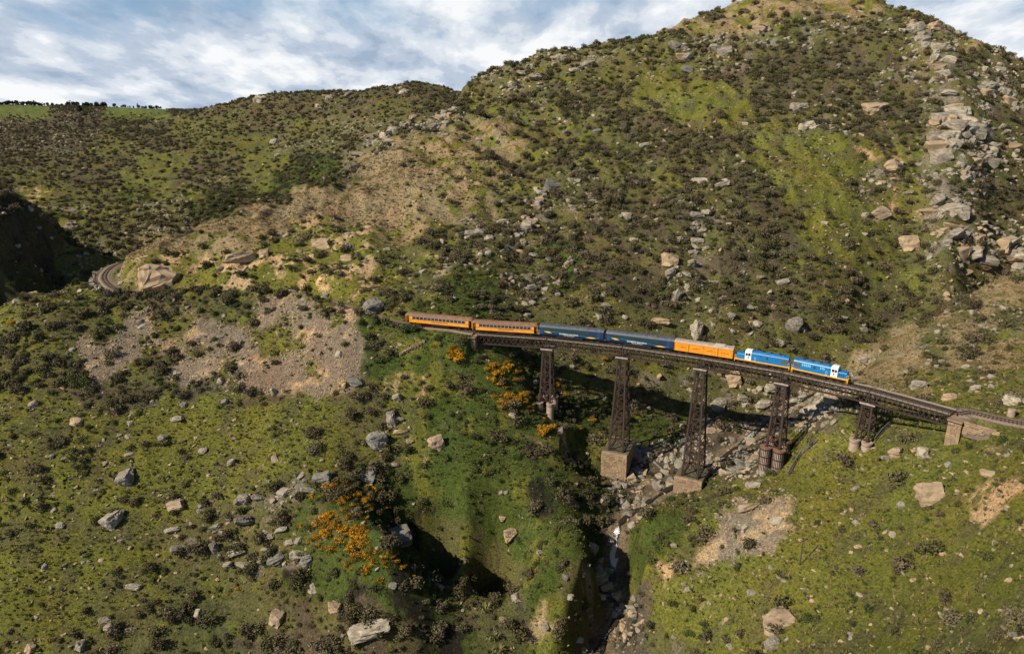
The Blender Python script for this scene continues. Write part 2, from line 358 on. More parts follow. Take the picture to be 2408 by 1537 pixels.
# the cutting: the ground stands higher on the camera side of the line
sA, sB = s_for_plain = (TS[np.argmin(np.hypot(TR[:, 0]-bpz(330, 690, 0)[0], TR[:, 1]-bpz(330, 690, 0)[1]))], TS[np.argmin(np.hypot(TR[:, 0]-bpz(995, 763, 0)[0], TR[:, 1]-bpz(995, 763, 0)[1]))])
ins = ss(s_, sA, sA+15)*(1-ss(s_, sB-12, sB))
pt = np.stack([np.interp(s_, TS, TR[:, 0]), np.interp(s_, TS, TR[:, 1])], -1)
camside = np.hypot(GX[msk], GY[msk]) < np.hypot(pt[..., 0], pt[..., 1])
GZ[msk] += np.where(camside & (d_ < 26), ins*(3.1+1.2*n4[msk])*ss(d_, 2.8, 6.0)*(1-ss(d_, 8.5, 26)), 0)
for i_, zt_ in ((2, -36.2), (3, -34.6)):     # the two masonry piers stand clear of the bank on the camera side
    q_ = NODES[i_]-perp(_tan[i_])*(6 if i_ == 2 else 9); r_ = np.hypot(GX-q_.x, GY-q_.y); GZ = np.where((r_ < 14), np.minimum(GZ, zt_+np.maximum(0, r_-4.5)*.85+.6*fbm(GX, GY, 6, 3, off=61)), GZ)
# keep the ground clear of the girders on the viaduct
clr = (~on) & (d_ < 4.5)
GZ[msk] = np.where(clr, np.minimum(GZ[msk], -3.0+0*zt), GZ[msk])
GU, GV, GD = proj(GX, GY, GZ)

def hz(x, y):
    """terrain height at x, y (arrays or floats)"""
    x = np.asarray(x, float); y = np.asarray(y, float)
    fi = np.interp(x/y, An, np.arange(NA)); fj = np.interp(y, Yn, np.arange(NY))
    i = np.clip(fi.astype(int), 0, NA-2); j = np.clip(fj.astype(int), 0, NY-2); a = fi-i; b = fj-j
    return (GZ[j, i]*(1-a)+GZ[j, i+1]*a)*(1-b)+(GZ[j+1, i]*(1-a)+GZ[j+1, i+1]*a)*b
EL = (GZ-HC)/GY
RUN = np.maximum.accumulate(EL, axis=0)
VIS = EL >= RUN-0.004
def pick(u, v):
    """first ground point on the line of sight of (u, v)"""
    t = (CV-v)/FPX; s = (-sp+t*cp)/(cp+t*sp); a = (u-CU)/FPX/(cp+t*sp)
    i = int(round(float(np.interp(a, An, np.arange(NA))))); e = EL[:, i]
    j = np.argmax(e >= s)
    if e[j] < s: return None
    Y = Yn[j]; 
    if j > 0:
        f = (s-e[j-1])/(e[j]-e[j-1]+1e-9); Y = Yn[j-1]+(Yn[j]-Yn[j-1])*f
    return Vector((a*Y, Y, float(hz(a*Y, Y))))

# ------------------------------------------------------------------ ground colour (what grows or lies there, plus shade painted on the left spur)
def ground_colours():
    u, v = JU, JV
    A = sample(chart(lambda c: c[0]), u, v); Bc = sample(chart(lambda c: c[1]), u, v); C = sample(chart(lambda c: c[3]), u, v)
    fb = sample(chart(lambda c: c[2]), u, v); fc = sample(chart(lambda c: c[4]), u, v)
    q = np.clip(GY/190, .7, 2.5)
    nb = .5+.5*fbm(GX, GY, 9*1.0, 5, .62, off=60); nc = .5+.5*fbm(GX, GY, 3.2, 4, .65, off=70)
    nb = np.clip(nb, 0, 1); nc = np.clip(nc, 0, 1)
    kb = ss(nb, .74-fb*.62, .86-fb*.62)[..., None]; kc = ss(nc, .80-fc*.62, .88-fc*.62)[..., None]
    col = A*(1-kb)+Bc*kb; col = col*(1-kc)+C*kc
    br = 1+.32*fbm(GX, GY, 1.6, 3, .7, off=80)[..., None]+.22*fbm(GX, GY, 28, 3, off=90)[..., None]
    col = col*np.clip(br, .4, 1.8)
    tr_ = (GZ+.9*fbm(GX, GY, 9, 3, off=101))/1.3; tr_ = np.abs(tr_-np.round(tr_))*2; lines = (1-ss(tr_, 0, .3))*np.clip(fbm(GX, GY, 12, 2, off=103)*2+.4, 0, 1)
    col = col*(1-.34*lines[..., None]*(GY < 330)[..., None])
    ye = fbm(GX, GY, 20, 3, off=95)[..., None]*.18
    col = col*(1+ye*np.array([1, 0, -.5]))
    kk = BLUFF[..., None]*.75; col = col*(1-kk)+np.array([.045, .042, .028])*(1+.5*fbm(GX, GY, 4, 3, off=97))[..., None]*kk  # left spur: dark scrub, blackened further with shade painted into the colour
    rd = ((GY > 340) & (GY < 520) & (U0 < 215) & (np.abs(V0-491-2*n4) < 3.2)) | ((GY > 330) & (GY < 520) & (U0 > 70) & (U0 < 180) & (np.abs(V0-(566-(U0-80)*.40)) < 6+3*n4))
    col = np.where(rd[..., None], np.array([.20, .165, .135]), col)
    # railway formation
    k = (1-ss(DTR+.5*n4, 1.5, 3.4))[..., None]; bal = np.array([.25, .195, .145])*(1+.35*fbm(GX, GY, .9, 2, off=99))[..., None]
    col = col*(1-k)+bal*k
    k = (1-ss(DSTR+.8*n4, 2.0, 4.2))[..., None]; bed = np.array([.17, .13, .085])*(1+.5*fbm(GX, GY, 2.0, 3, off=98))[..., None]
    col = col*(1-k)+bed*k
    return np.clip(col, .008, .8)
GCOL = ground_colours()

# ------------------------------------------------------------------ materials
MATS = {}
def new_mat(name):
    m = bpy.data.materials.new(name); m.use_nodes = True; MATS[name] = m
    nt = m.node_tree; b = nt.nodes['Principled BSDF']; return m, nt, b
def link(nt, a, b): nt.links.new(a, b)
def simple(name, col, rough=.6, metal=0, var=.25, scale=3., bump=.15, bscale=None, tint=None, spec=.4, coord='Object'):
    """procedural paint / stone / timber: base colour broken up by noise, plus fine relief"""
    if name in MATS: return MATS[name]
    m, nt, b = new_mat(name); N = nt.nodes
    tc = N.new('ShaderNodeTexCoord'); n = N.new('ShaderNodeTexNoise'); n.inputs['Scale'].default_value = scale; n.inputs['Detail'].default_value = 6; n.inputs['Roughness'].default_value = .62
    link(nt, tc.outputs[coord], n.inputs['Vector'])
    r = N.new('ShaderNodeValToRGB'); e = r.color_ramp.elements
    lo = [c*(1-var) for c in col]; hi = [min(1, c*(1+var)) for c in col]
    if tint: lo = [c*t for c, t in zip(lo, tint)]
    e[0].position = .34; e[0].color = (*lo, 1); e[1].position = .66; e[1].color = (*hi, 1)
    link(nt, n.outputs['Fac'], r.inputs[0]); link(nt, r.outputs[0], b.inputs['Base Color'])
    b.inputs['Roughness'].default_value = rough; b.inputs['Metallic'].default_value = metal; b.inputs['Specular IOR Level'].default_value = spec
    if bump:
        n2 = N.new('ShaderNodeTexNoise'); n2.inputs['Scale'].default_value = bscale or scale*4; n2.inputs['Detail'].default_value = 5
        link(nt, tc.outputs[coord], n2.inputs['Vector'])
        bp = N.new('ShaderNodeBump'); bp.inputs['Strength'].default_value = bump; bp.inputs['Distance'].default_value = .1
        link(nt, n2.outputs['Fac'], bp.inputs['Height']); link(nt, bp.outputs[0], b.inputs['Normal'])
    return m
def per_object(name, cols, rough=.9, bump=.0, scale=1.2, spread=.35, spec=.2, streak=False):
    """cols: ramp over the object's random number; noise inside each object on top"""
    if name in MATS: return MATS[name]
    m, nt, b = new_mat(name); N = nt.nodes
    oi = N.new('ShaderNodeObjectInfo'); r = N.new('ShaderNodeValToRGB'); e = r.color_ramp.elements
    while len(e) < len(cols): e.new(.5)
    for i, c in enumerate(cols): e[i].position = i/(len(cols)-1); e[i].color = (*c, 1)
    link(nt, oi.outputs['Random'], r.inputs[0])
    tc = N.new('ShaderNodeTexCoord'); n = N.new('ShaderNodeTexNoise'); n.inputs['Scale'].default_value = scale; n.inputs['Detail'].default_value = 5; n.inputs['Roughness'].default_value = .65
    vec = tc.outputs['Object']
    if streak:
        mp = N.new('ShaderNodeMapping'); mp.inputs['Scale'].default_value = (1, 1, 4.5); link(nt, vec, mp.inputs[0]); vec = mp.outputs[0]
    link(nt, vec, n.inputs['Vector'])
    mr = N.new('ShaderNodeMapRange'); mr.inputs['From Min'].default_value = .3; mr.inputs['From Max'].default_value = .7
    mr.inputs['To Min'].default_value = 1-spread; mr.inputs['To Max'].default_value = 1+spread; link(nt, n.outputs['Fac'], mr.inputs[0])
    vm = N.new('ShaderNodeVectorMath'); vm.operation = 'SCALE'; link(nt, r.outputs[0], vm.inputs[0]); link(nt, mr.outputs[0], vm.inputs['Scale'])
    link(nt, vm.outputs[0], b.inputs['Base Color']); b.inputs['Roughness'].default_value = rough; b.inputs['Specular IOR Level'].default_value = spec
    if bump:
        bp = N.new('ShaderNodeBump'); bp.inputs['Strength'].default_value = bump; bp.inputs['Distance'].default_value = .25
        n2 = N.new('ShaderNodeTexNoise'); n2.inputs['Scale'].default_value = scale*3; n2.inputs['Detail'].default_value = 8; n2.inputs['Roughness'].default_value = .7
        link(nt, vec, n2.inputs['Vector']); link(nt, n2.outputs['Fac'], bp.inputs['Height']); link(nt, bp.outputs[0], b.inputs['Normal'])
    return m
def ground_mat():
    m, nt, b = new_mat('hillside_ground'); N = nt.nodes
    at = N.new('ShaderNodeAttribute'); at.attribute_name = 'cover'
    tc = N.new('ShaderNodeTexCoord')
    def noise(s, d, rgh=.65):
        n = N.new('ShaderNodeTexNoise'); n.inputs['Scale'].default_value = s; n.inputs['Detail'].default_value = d; n.inputs['Roughness'].default_value = rgh
        link(nt, tc.outputs['Object'], n.inputs['Vector']); return n
    n1 = noise(1.9, 7, .8); n2 = noise(.45, 4)
    mr = N.new('ShaderNodeMapRange'); mr.inputs['From Min'].default_value = .32; mr.inputs['From Max'].default_value = .68; mr.inputs['To Min'].default_value = .28; mr.inputs['To Max'].default_value = 1.85
    link(nt, n1.outputs['Fac'], mr.inputs[0])
    vm = N.new('ShaderNodeVectorMath'); vm.operation = 'SCALE'; link(nt, at.outputs['Color'], vm.inputs[0]); link(nt, mr.outputs[0], vm.inputs['Scale'])
    link(nt, vm.outputs[0], b.inputs['Base Color']); b.inputs['Roughness'].default_value = .95; b.inputs['Specular IOR Level'].default_value = .1
    bp = N.new('ShaderNodeBump'); bp.inputs['Strength'].default_value = .9; bp.inputs['Distance'].default_value = .6
    link(nt, n1.outputs['Fac'], bp.inputs['Height']); link(nt, bp.outputs[0], b.inputs['Normal'])
    return m

# ------------------------------------------------------------------ object helpers
def tag(o, label=None, cat=None, group=None, kind=None):
    if label: o['label'] = label
    if cat: o['category'] = cat
    if group: o['group'] = group
    if kind: o['kind'] = kind
    return o
def add(name, me, mat=None, parent=None, mw=None):
    o = bpy.data.objects.new(name, me); COL.objects.link(o)
    if mat is not None and me is not None and not me.materials: me.materials.append(mat)
    if parent: o.parent = parent
    if mw is not None: o.matrix_basis = mw
    return o
def empty(name, loc=(0, 0, 0), rz=0):
    o = bpy.data.objects.new(name, None); COL.objects.link(o); o.location = loc; o.rotation_euler = (0, 0, rz); o.empty_display_size = .3; return o
def children(o): return list(o.children)
KIDS = {}
def copy_tree(o, parent=None):
    c = o.copy(); COL.objects.link(c); c.parent = parent
    for ch in KIDS.get(o.name) or list(o.children): copy_tree(ch, c)
    return c
def mesh_np(name, V, Fq):
    me = bpy.data.meshes.new(name); me.from_pydata([tuple(map(float, v)) for v in V], [], [tuple(int(i) for i in f) for f in Fq]); me.update(); return me
class MB:
    def __init__(s): s.v = []; s.f = []
    def raw(s, V, Fs):
        n = len(s.v); s.v += [tuple(v) for v in V]; s.f += [tuple(i+n for i in f) for f in Fs]; return s
    def box(s, x0, x1, y0, y1, z0, z1):
        return s.raw([(x0,y0,z0),(x1,y0,z0),(x1,y1,z0),(x0,y1,z0),(x0,y0,z1),(x1,y0,z1),(x1,y1,z1),(x0,y1,z1)],
                     [(0,3,2,1),(4,5,6,7),(0,1,5,4),(1,2,6,5),(2,3,7,6),(3,0,4,7)])
    def bar(s, p, q, w, h=None):
        p = Vector(p); q = Vector(q); d = q-p; M4 = bar_matrix(p, q, w, h or w)
        V = [M4@Vector(c) for c in _cube]; return s.raw(V, _cubef)
    def prism_x(s, prof, x0, x1):
        n = len(prof); V = [(x0, y, z) for y, z in prof]+[(x1, y, z) for y, z in prof]
        Fs = [(i, (i+1) % n, (i+1) % n+n, i+n) for i in range(n)]+[tuple(range(n-1, -1, -1)), tuple(range(n, 2*n))]
        return s.raw(V, Fs)
    def cyl(s, c, r, h, n=16, r2=None, axis='z'):
        r2 = r if r2 is None else r2; V = []
        for k in range(n):
            a = 2*math.pi*k/n; V.append((math.cos(a)*r, math.sin(a)*r, 0))
        for k in range(n):
            a = 2*math.pi*k/n; V.append((math.cos(a)*r2, math.sin(a)*r2, h))
        if axis == 'y': V = [(x, z, y) for x, y, z in V]
        if axis == 'x': V = [(z, x, y) for x, y, z in V]
        V = [(x+c[0], y+c[1], z+c[2]) for x, y, z in V]
        return s.raw(V, [(i, (i+1) % n, (i+1) % n+n, i+n) for i in range(n)]+[tuple(range(n-1, -1, -1)), tuple(range(n, 2*n))])
    def mesh(s, name):
        me = mesh_np(name, s.v, s.f)
        bm = bmesh.new(); bm.from_mesh(me); bmesh.ops.recalc_face_normals(bm, faces=bm.faces); bm.to_mesh(me); bm.free(); return me
    def build(s, name, mat, parent=None, bevel=0, mw=None):
        o = add(name, s.mesh(name), mat, parent, mw)
        if bevel:
            b = o.modifiers.new('bevel', 'BEVEL'); b.width = bevel; b.segments = 2; b.limit_method = 'ANGLE'
        return o
_cube = [(x, y, z) for z in (-.5, .5) for y in (-.5, .5) for x in (-.5, .5)]
_cubef = [(0,2,3,1),(4,5,7,6),(0,1,5,4),(1,3,7,5),(3,2,6,7),(2,0,4,6)]
def bar_matrix(p, q, w, h):
    p = Vector(p); q = Vector(q); d = q-p; L = d.length
    x = d.normalized(); up = Vector((0, 0, 1)) if abs(x.z) < .95 else Vector((0, 1, 0))
    y = up.cross(x).normalized(); z = x.cross(y)
    M4 = Matrix(((x.x*L, y.x*w, z.x*h, (p.x+q.x)/2), (x.y*L, y.y*w, z.y*h, (p.y+q.y)/2), (x.z*L, y.z*w, z.z*h, (p.z+q.z)/2), (0, 0, 0, 1)))
    return M4
_bars = {}
def beam(name, p, q, w, h, mat, parent):
    """one straight member; members of one material share a unit bar mesh"""
    if mat.name not in _bars:
        me = mesh_np('bar', _cube, _cubef); me.materials.append(mat); _bars[mat.name] = me
    return add(name, _bars[mat.name], None, parent, bar_matrix(p, q, w, h))

# ------------------------------------------------------------------ terrain mesh
def build_ground():
    nv = NA*NY; me = bpy.data.meshes.new('hillside'); me.vertices.add(nv)
    me.vertices.foreach_set('co', np.stack([GX, GY, GZ], -1).astype(np.float32).ravel())
    i, j = np.meshgrid(np.arange(NA-1), np.arange(NY-1)); a = (j*NA+i).ravel()
    q = np.stack([a, a+1, a+NA+1, a+NA], -1).astype(np.int32); nf = len(q)
    me.loops.add(nf*4); me.polygons.add(nf)
    me.loops.foreach_set('vertex_index', q.ravel()); me.polygons.foreach_set('loop_start', np.arange(0, nf*4, 4, dtype=np.int32))
    me.polygons.foreach_set('loop_total', np.full(nf, 4, np.int32)); me.polygons.foreach_set('use_smooth', np.ones(nf, bool))
    me.update(calc_edges=True)
    ca = me.color_attributes.new('cover', 'FLOAT_COLOR', 'POINT')
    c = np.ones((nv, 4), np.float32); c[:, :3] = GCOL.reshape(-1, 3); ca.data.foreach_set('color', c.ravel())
    o = add('terrain', me, ground_mat()); tag(o, 'steep grassy hillsides and gorge banks of green and tan pasture', None, None, 'structure')
build_ground()
#@@PART2
# ------------------------------------------------------------------ bridge materials
IRON = simple('rusted_iron', (.047, .029, .023), .75, .15, .45, 2.5, .3)
IRON2 = simple('dark_rail_iron', (.045, .030, .026), .7, .2, .35, 3, .2)
PALE = simple('weathered_timber', (.36, .32, .27), .85, 0, .3, 3, .3)
PALE2 = simple('grey_deck_plank', (.30, .27, .235), .85, 0, .3, 2, .3)
SLEEP = simple('old_sleeper_timber', (.085, .060, .045), .9, 0, .35, 4, .4)
RAILM = simple('rail_steel', (.10, .065, .05), .5, .5, .3, 5, .1)
CONC = simple('weathered_concrete', (.34, .26, .20), .9, 0, .25, 1.2, .3)
STONE = per_object('squared_stone', [(.20, .135, .09), (.33, .235, .15), (.26, .19, .135), (.38, .265, .155), (.17, .13, .10)], .92, .5, 1.6, .35)

def stone_mesh(seed):
    """squared block with knocked-off, uneven arrises, unit size"""
    r = random.Random(seed); bm = bmesh.new(); bmesh.ops.create_cube(bm, size=1.0)
    bmesh.ops.bevel(bm, geom=bm.edges[:], offset=.07, segments=1, affect='EDGES')
    for v in bm.verts: v.co += Vector([r.uniform(-.035, .035) for _ in range(3)])
    me = bpy.data.meshes.new('stone'); bm.to_mesh(me); bm.free(); me.materials.append(STONE); return me
STONES = [stone_mesh(i) for i in range(6)]
def stone_wall_face(root, p0, dx, nrm, width, z0, z1, course=.5, length=1.15, rnd=random.Random(3), limit=300, skip=None, depth=.5):
    """courses of squared stones from p0 along dx (unit), outward normal nrm"""
    nz = max(1, round((z1-z0)/course)); ch = (z1-z0)/nz; n = 0
    for k in range(nz):
        x = 0.0
        while x < width-.05:
            L = min(length*rnd.uniform(.6, 1.4), width-x)
            if width-x-L < .35: L = width-x
            c = p0+dx*(x+L/2)+nrm*(rnd.uniform(-.05, .05)-depth*.5+.04); z = z0+ch*(k+.5)
            m = Matrix.Translation((c.x, c.y, z))@Matrix.Rotation(math.atan2(dx.y, dx.x), 4, 'Z')@Matrix.Diagonal((L-.035, depth, ch-.04, 1))
            if not (skip and skip(x+L/2, z)): add('stone', rnd.choice(STONES), None, root, m)
            x += L

# ------------------------------------------------------------------ viaduct spans
SPAN, NP = 20.1, 15
def make_span(group):
    root = empty('viaduct_span'); P = SPAN/NP
    for yy in (0.0, GW):
        beam('top_chord', (0, yy, -.14), (SPAN, yy, -.14), .40, .34, IRON, root)
        beam('bottom_chord', (.25, yy, -2.38), (SPAN-.25, yy, -2.38), .46, .30, IRON, root)
        for x in (.16, SPAN-.16): beam('end_post', (x, yy, -.27), (x, yy, -2.25), .24, .26, IRON, root)
        for k in range(NP):
            x0 = .2+k*(SPAN-.4)/NP; x1 = .2+(k+1)*(SPAN-.4)/NP
            beam('lattice_bar', (x0, yy-.05, -2.27), (x1, yy-.05, -.26), .06, .15, IRON, root)
            beam('lattice_bar', (x0, yy+.05, -.26), (x1, yy+.05, -2.27), .06, .15, IRON, root)
    for k in range(1, 11, 3):
        x = SPAN*k/11; beam('cross_brace', (x, .15, -2.2), (x, GW-.15, -.35), .08, .08, IRON, root)
    for k in range(11):
        x = .4+(SPAN-.8)*k/10; beam('cross_girder', (x, -.6, .10), (x, GW+.6, .10), .2, .2, IRON2, root)
    for k in range(30):
        x = .33+k*(SPAN-.66)/29; beam('sleeper', (x, GW/2-1.15, .205+.02*math.sin(k*7)), (x, GW/2+1.15, .205), .22, .15, SLEEP, root)
    for s in (-1, 1):
        beam('guard_timber', (0, GW/2+s*.95, .31), (SPAN, GW/2+s*.95, .31), .14, .12, SLEEP, root)
        for q in (0, 1, 2):
            y = GW/2+s*(1.52+q*.26)
            beam('walkway_plank', (0.02+q*.07, y, .235+.006*q), (SPAN-.02, y, .235+.006*q), .22, .05, PALE2 if q else PALE, root)
        for k in range(15):
            x = .35+k*(SPAN-.7)/14; beam('handrail_post', (x, GW/2+s*2.20, .0), (x, GW/2+s*2.20, 1.12), .075, .075, IRON2, root)
        for z in (1.10, .68):
            beam('handrail', (0, GW/2+s*2.20, z), (SPAN, GW/2+s*2.20, z), .035, .035, IRON2, root)
    tag(root, None, 'bridge span', group); return root
span0 = make_span('lattice girder spans of the viaduct')
KIDS[span0.name] = children(span0)
where = ['first lattice girder span from the left abutment, under a yellow carriage',
         'lattice girder span between the first and second towers, under the navy carriages',
         'lattice girder span between the second and third towers, under the orange van end',
         'lattice girder span between the third and fourth towers, under the blue locomotives',
         'lattice girder span between the fourth and fifth towers, ahead of the leading locomotive',
         'last lattice girder span, from the short right tower to the right stone abutment']
for i in range(6):
    o = span0 if i == 0 else copy_tree(span0)
    a, b = NODES[i], NODES[i+1]; d = b-a
    o.location = (a.x, a.y, 0); o.rotation_euler = (0, 0, math.atan2(d.y, d.x)); o.scale = (d.length/SPAN*(.994), 1, 1)
    o['label'] = where[i]

# ------------------------------------------------------------------ towers
def frame_at(i, k=0.0):
    d = _tan[i]; o = NODES[i]; M4 = Matrix.Rotation(math.atan2(d.y, d.x), 4, 'Z'); M4.translation = (o.x, o.y, 0); return M4
TZ = -2.52
def make_tower(i, zb, label, bx=.037, by=.075):
    root = empty('viaduct_tower'); root.matrix_basis = frame_at(i); tag(root, label, 'bridge tower', 'iron trestle towers of the viaduct')
    H = TZ-.75-zb
    def leg(sx, sy, z):
        h = TZ-.75-z; return Vector((sx*(1.0+bx*h), GW/2+sy*(GW/2+by*h), z))
    for y in (0.0, GW):
        beam('cap_beam', (-1.65, y, TZ-.17), (1.65, y, TZ-.17), .72, .32, PALE, root)
        beam('cap_girder', (-1.45, y, TZ-.52), (1.45, y, TZ-.52), .5, .36, IRON, root)
    for x in (-1.0, 1.0): beam('cap_girder', (x, .26, TZ-.52), (x, GW-.26, TZ-.52), .3, .3, IRON, root)
    for sx in (-1, 1):
        for sy in (-1, 1):
            a = leg(sx, sy, zb); b = leg(sx, sy, TZ-.7)
            beam('leg', a, b, .42, .42, IRON, root); beam('foot_plate', a+Vector((0, 0, -.02)), a+Vector((0, 0, .14)), .7, .7, IRON, root)
    n = max(2, round(H/3.1)); zs = [zb+.35+(H-.6)*k/n for k in range(n+1)]
    for k, z in enumerate(zs):
        for sy in (-1, 1): beam('strut', leg(-1, sy, z), leg(1, sy, z), .18, .2, IRON, root)
        for sx in (-1, 1): beam('strut', leg(sx, -1, z), leg(sx, 1, z), .18, .2, IRON, root)
        if k < n:
            z2 = zs[k+1]
            for sy in (-1, 1):
                beam('diagonal_brace', leg(-1, sy, z), leg(1, sy, z2), .11, .11, IRON, root); beam('diagonal_brace', leg(1, sy, z)+Vector((0, .1, 0)), leg(-1, sy, z2)+Vector((0, .1, 0)), .11, .11, IRON, root)
            for sx in (-1, 1):
                beam('diagonal_brace', leg(sx, -1, z), leg(sx, 1, z2), .11, .11, IRON, root); beam('diagonal_brace', leg(sx, 1, z)+Vector((.1, 0, 0)), leg(sx, -1, z2)+Vector((.1, 0, 0)), .11, .11, IRON, root)
                beam('inner_column', Vector((sx*(.5), GW/2+sy*.0, z)), Vector((sx*.5, GW/2, z2)), .11, .11, IRON, root) if k % 1 == 0 and n > 3 else None
    return [leg(sx, sy, zb) for sy in (-1, 1) for sx in (-1, 1)]
TOW = {1: (-17.8, 'shortest tall tower at left, rising from round stone columns among gorse'),
       2: (-29.0, 'tall rusty lattice tower standing on the big square masonry pier'),
       3: (-32.0, 'tallest rusty lattice tower, on the low masonry pier beside the rocky stream'),
       4: (-19.0, 'rusty lattice tower standing on iron-strapped cylinders on the right bank'),
       5: (-11.3, 'short rusty tower on pale concrete cylinders in the right bank grass')}
FEET = {}
for i, (zb, lb) in TOW.items():
    FEET[i] = [frame_at(i)@p for p in make_tower(i, zb, lb)]

def cylinders(i, r, ztop, straps, label_near, group):
    F0 = FEET[i]
    names = ['left cylinder of the near pair', 'right cylinder of the near pair', 'left cylinder of the far pair', 'right cylinder of the far pair']
    for k, p in enumerate(F0):
        zb = min(float(hz(p.x+dx, p.y+dy)) for dx in (-r, 0, r) for dy in (-r, 0, r))-1.5
        root = empty('foundation_cylinder', (p.x, p.y, 0)); tag(root, label_near % names[k], 'foundation', group)
        MB().cyl((0, 0, zb), r, ztop-.3-zb, 28, r*.97).build('shaft', CONC, root)
        MB().cyl((0, 0, ztop-.3), r*1.06, .28, 28).build('cap', simple('rusty_cap', (.20, .11, .07), .9, 0, .35, 1.5, .3) if straps else CONC, root)
        if straps:
            for q in range(22):
                a = 2*math.pi*q/22; x, y = math.cos(a)*(r+.03), math.sin(a)*(r+.03)
                beam('iron_stave', (x, y, zb), (x, y, ztop-.32), .13, .10, IRON2, root)
            z = ztop-.35
            while z > zb+.8:
                MB().cyl((0, 0, z-.22), r+.13, .22, 28).build('iron_band', IRON2, root); z -= 2.0
        else:
            MB().cyl((0, 0, ztop-.75), r*1.02, .1, 28).build('band', IRON, root)
cylinders(4, 1.42, -19.05, True, 'iron-strapped concrete cylinder under the fourth tower, %s', 'strapped cylinders under the fourth tower')
cylinders(5, 1.15, -11.35, False, 'plain concrete cylinder under the short right tower, %s', 'concrete cylinders under the short right tower')
cylinders(1, 1.05, -17.85, False, 'pale round stone column under the left tower, %s', 'round columns under the left tower')

def masonry(i, ztop, zbot, lx, ly, label):
    M4 = frame_at(i); root = empty('masonry_pier'); root.matrix_basis = M4; tag(root, label, 'stone pier', 'masonry piers of the viaduct')
    y0, y1 = GW/2-ly/2, GW/2+ly/2
    CORE = simple('pier_mortar', (.16, .12, .09), .95)
    MB().box(-lx/2+.25, lx/2-.25, y0+.25, y1-.25, zbot-2, ztop-.05).build('core', CORE, root)
    stone_wall_face(root, Vector((-lx/2, y0, 0)), Vector((1, 0, 0)), Vector((0, -1, 0)), lx, zbot, ztop, .46, 1.1)
    stone_wall_face(root, Vector((-lx/2, y1, 0)), Vector((0, -1, 0)), Vector((-1, 0, 0)), ly, zbot, ztop, .55, 1.5)
    stone_wall_face(root, Vector((lx/2, y0, 0)), Vector((0, 1, 0)), Vector((1, 0, 0)), ly, zbot, ztop, .55, 1.5)
    n = int(lx/1.1)
    for a in range(n):
        for yy in (y0+.4, y1-.4): 
            m = Matrix.Translation((-lx/2+lx*(a+.5)/n, yy, ztop+.02))@Matrix.Diagonal((lx/n-.04, .8, .24, 1)); add('coping_stone', random.choice(STONES), None, root, m)
    MB().box(-lx/2+.1, lx/2-.1, y0+.8, y1-.8, ztop-.1, ztop+.06).build('top_slab', simple('mossy_rubble', (.11, .10, .06), .95, 0, .4, 1.5, .5), root)
masonry(2, -29.05, -37.0, 7.0, 10.6, 'big square pier of coursed tan stone above the stream')
masonry(3, -32.05, -37.0, 7.2, 10.8, 'low pier of coursed tan stone under the tallest tower, stream side')

# ------------------------------------------------------------------ abutments
def abutment(i, side, label):
    M4 = frame_at(i); root = empty('stone_abutment'); root.matrix_basis = M4; tag(root, label, 'abutment')
    s = side; w = 2.6 if s > 0 else 2.0; x0, x1 = (.1, w) if s > 0 else (-w, -.1)
    zb = -6.2 if s > 0 else -5.5
    MB().box(x0+.25, x1-.25, -1.2, GW+1.2, zb-3, -.45).build('core', simple('pier_mortar', (.16, .12, .09)), root)
    stone_wall_face(root, Vector((x0, -1.45, 0)), Vector((1, 0, 0)), Vector((0, -1, 0)), x1-x0, zb, -.5, .42, .9)
    stone_wall_face(root, Vector((x0, GW+1.4, 0)), Vector((0, -1, 0)), Vector((-1, 0, 0)), GW+2.8, zb, -.5, .45, 1.3)
    if s > 0:
        # raking wing wall beside the track
        stone_wall_face(root, Vector((x1+.1, -.95, 0)), Vector((1, 0, 0)), Vector((0, -1, 0)), 6.4, -3.3, -.35, .42, 1.3, skip=lambda x, z: z < -.9-(6.4-x)*.36)
        MB().box(x1+.1, x1+6.2, -.75, -.2, -3.4, -.5).build('backing', simple('pier_mortar', (.16, .12, .09)), root)
        for q in range(5): add('coping_stone', STONES[q % 6], None, root, Matrix.Translation((x1+.7+q*1.17, -.9, -.2))@Matrix.Diagonal((1.14, .5, .26, 1)))
        MB().box(x1+.2, x1+6.0, -.6, -.1, -.35, -.22).build('dark_slab', simple('bitumen_slab', (.06, .058, .058), .9), root)
    else:
        stone_wall_face(root, Vector((x1, -1.4, 0)), Vector((0, 1, 0)), Vector((1, 0, 0)), GW+2.8, zb, -.5, .45, 1.3)
    for q in range(4): add('coping_stone', STONES[q], None, root, Matrix.Translation(((x0+x1)/2, -1.1+q*(GW+2.2)/3, -.34))@Matrix.Diagonal((x1-x0+.3, (GW+2.2)/3, .3, 1)))
abutment(6, 1, 'right abutment of coursed tan stone with a raking wing wall beside the track')
abutment(0, -1, 'small left abutment of grey stone half hidden by gorse')

# ------------------------------------------------------------------ track
def ribbon(pts, offs, w, z0, z1, name, mat, parent):
    V = []; Fs = []
    for k, s in enumerate(pts):
        p = tr_at(s); n = perp(tr_dir(s))
        for o, z in ((offs-w/2, z0), (offs+w/2, z0), (offs+w/2, z1), (offs-w/2, z1)): V.append((p.x+n.x*o, p.y+n.y*o, z))
        if k: 
            for q in range(4): Fs.append((4*k-4+q, 4*k-4+(q+1) % 4, 4*k+(q+1) % 4, 4*k+q))
    return add(name, mesh_np(name, V, Fs), mat, parent)
track = empty('railway_track', tuple(tr_at(S_B1+10))); track.location = (0, 0, 0)
tag(track, 'single narrow gauge railway line curving along the hillside and over the viaduct', 'railway track')
ps = np.arange(1.0, TS[-1]-1, 1.2)
for o in (-.55, .55): ribbon(ps, o, .09, RAIL_Z-.13, RAIL_Z, 'rail', RAILM, track)
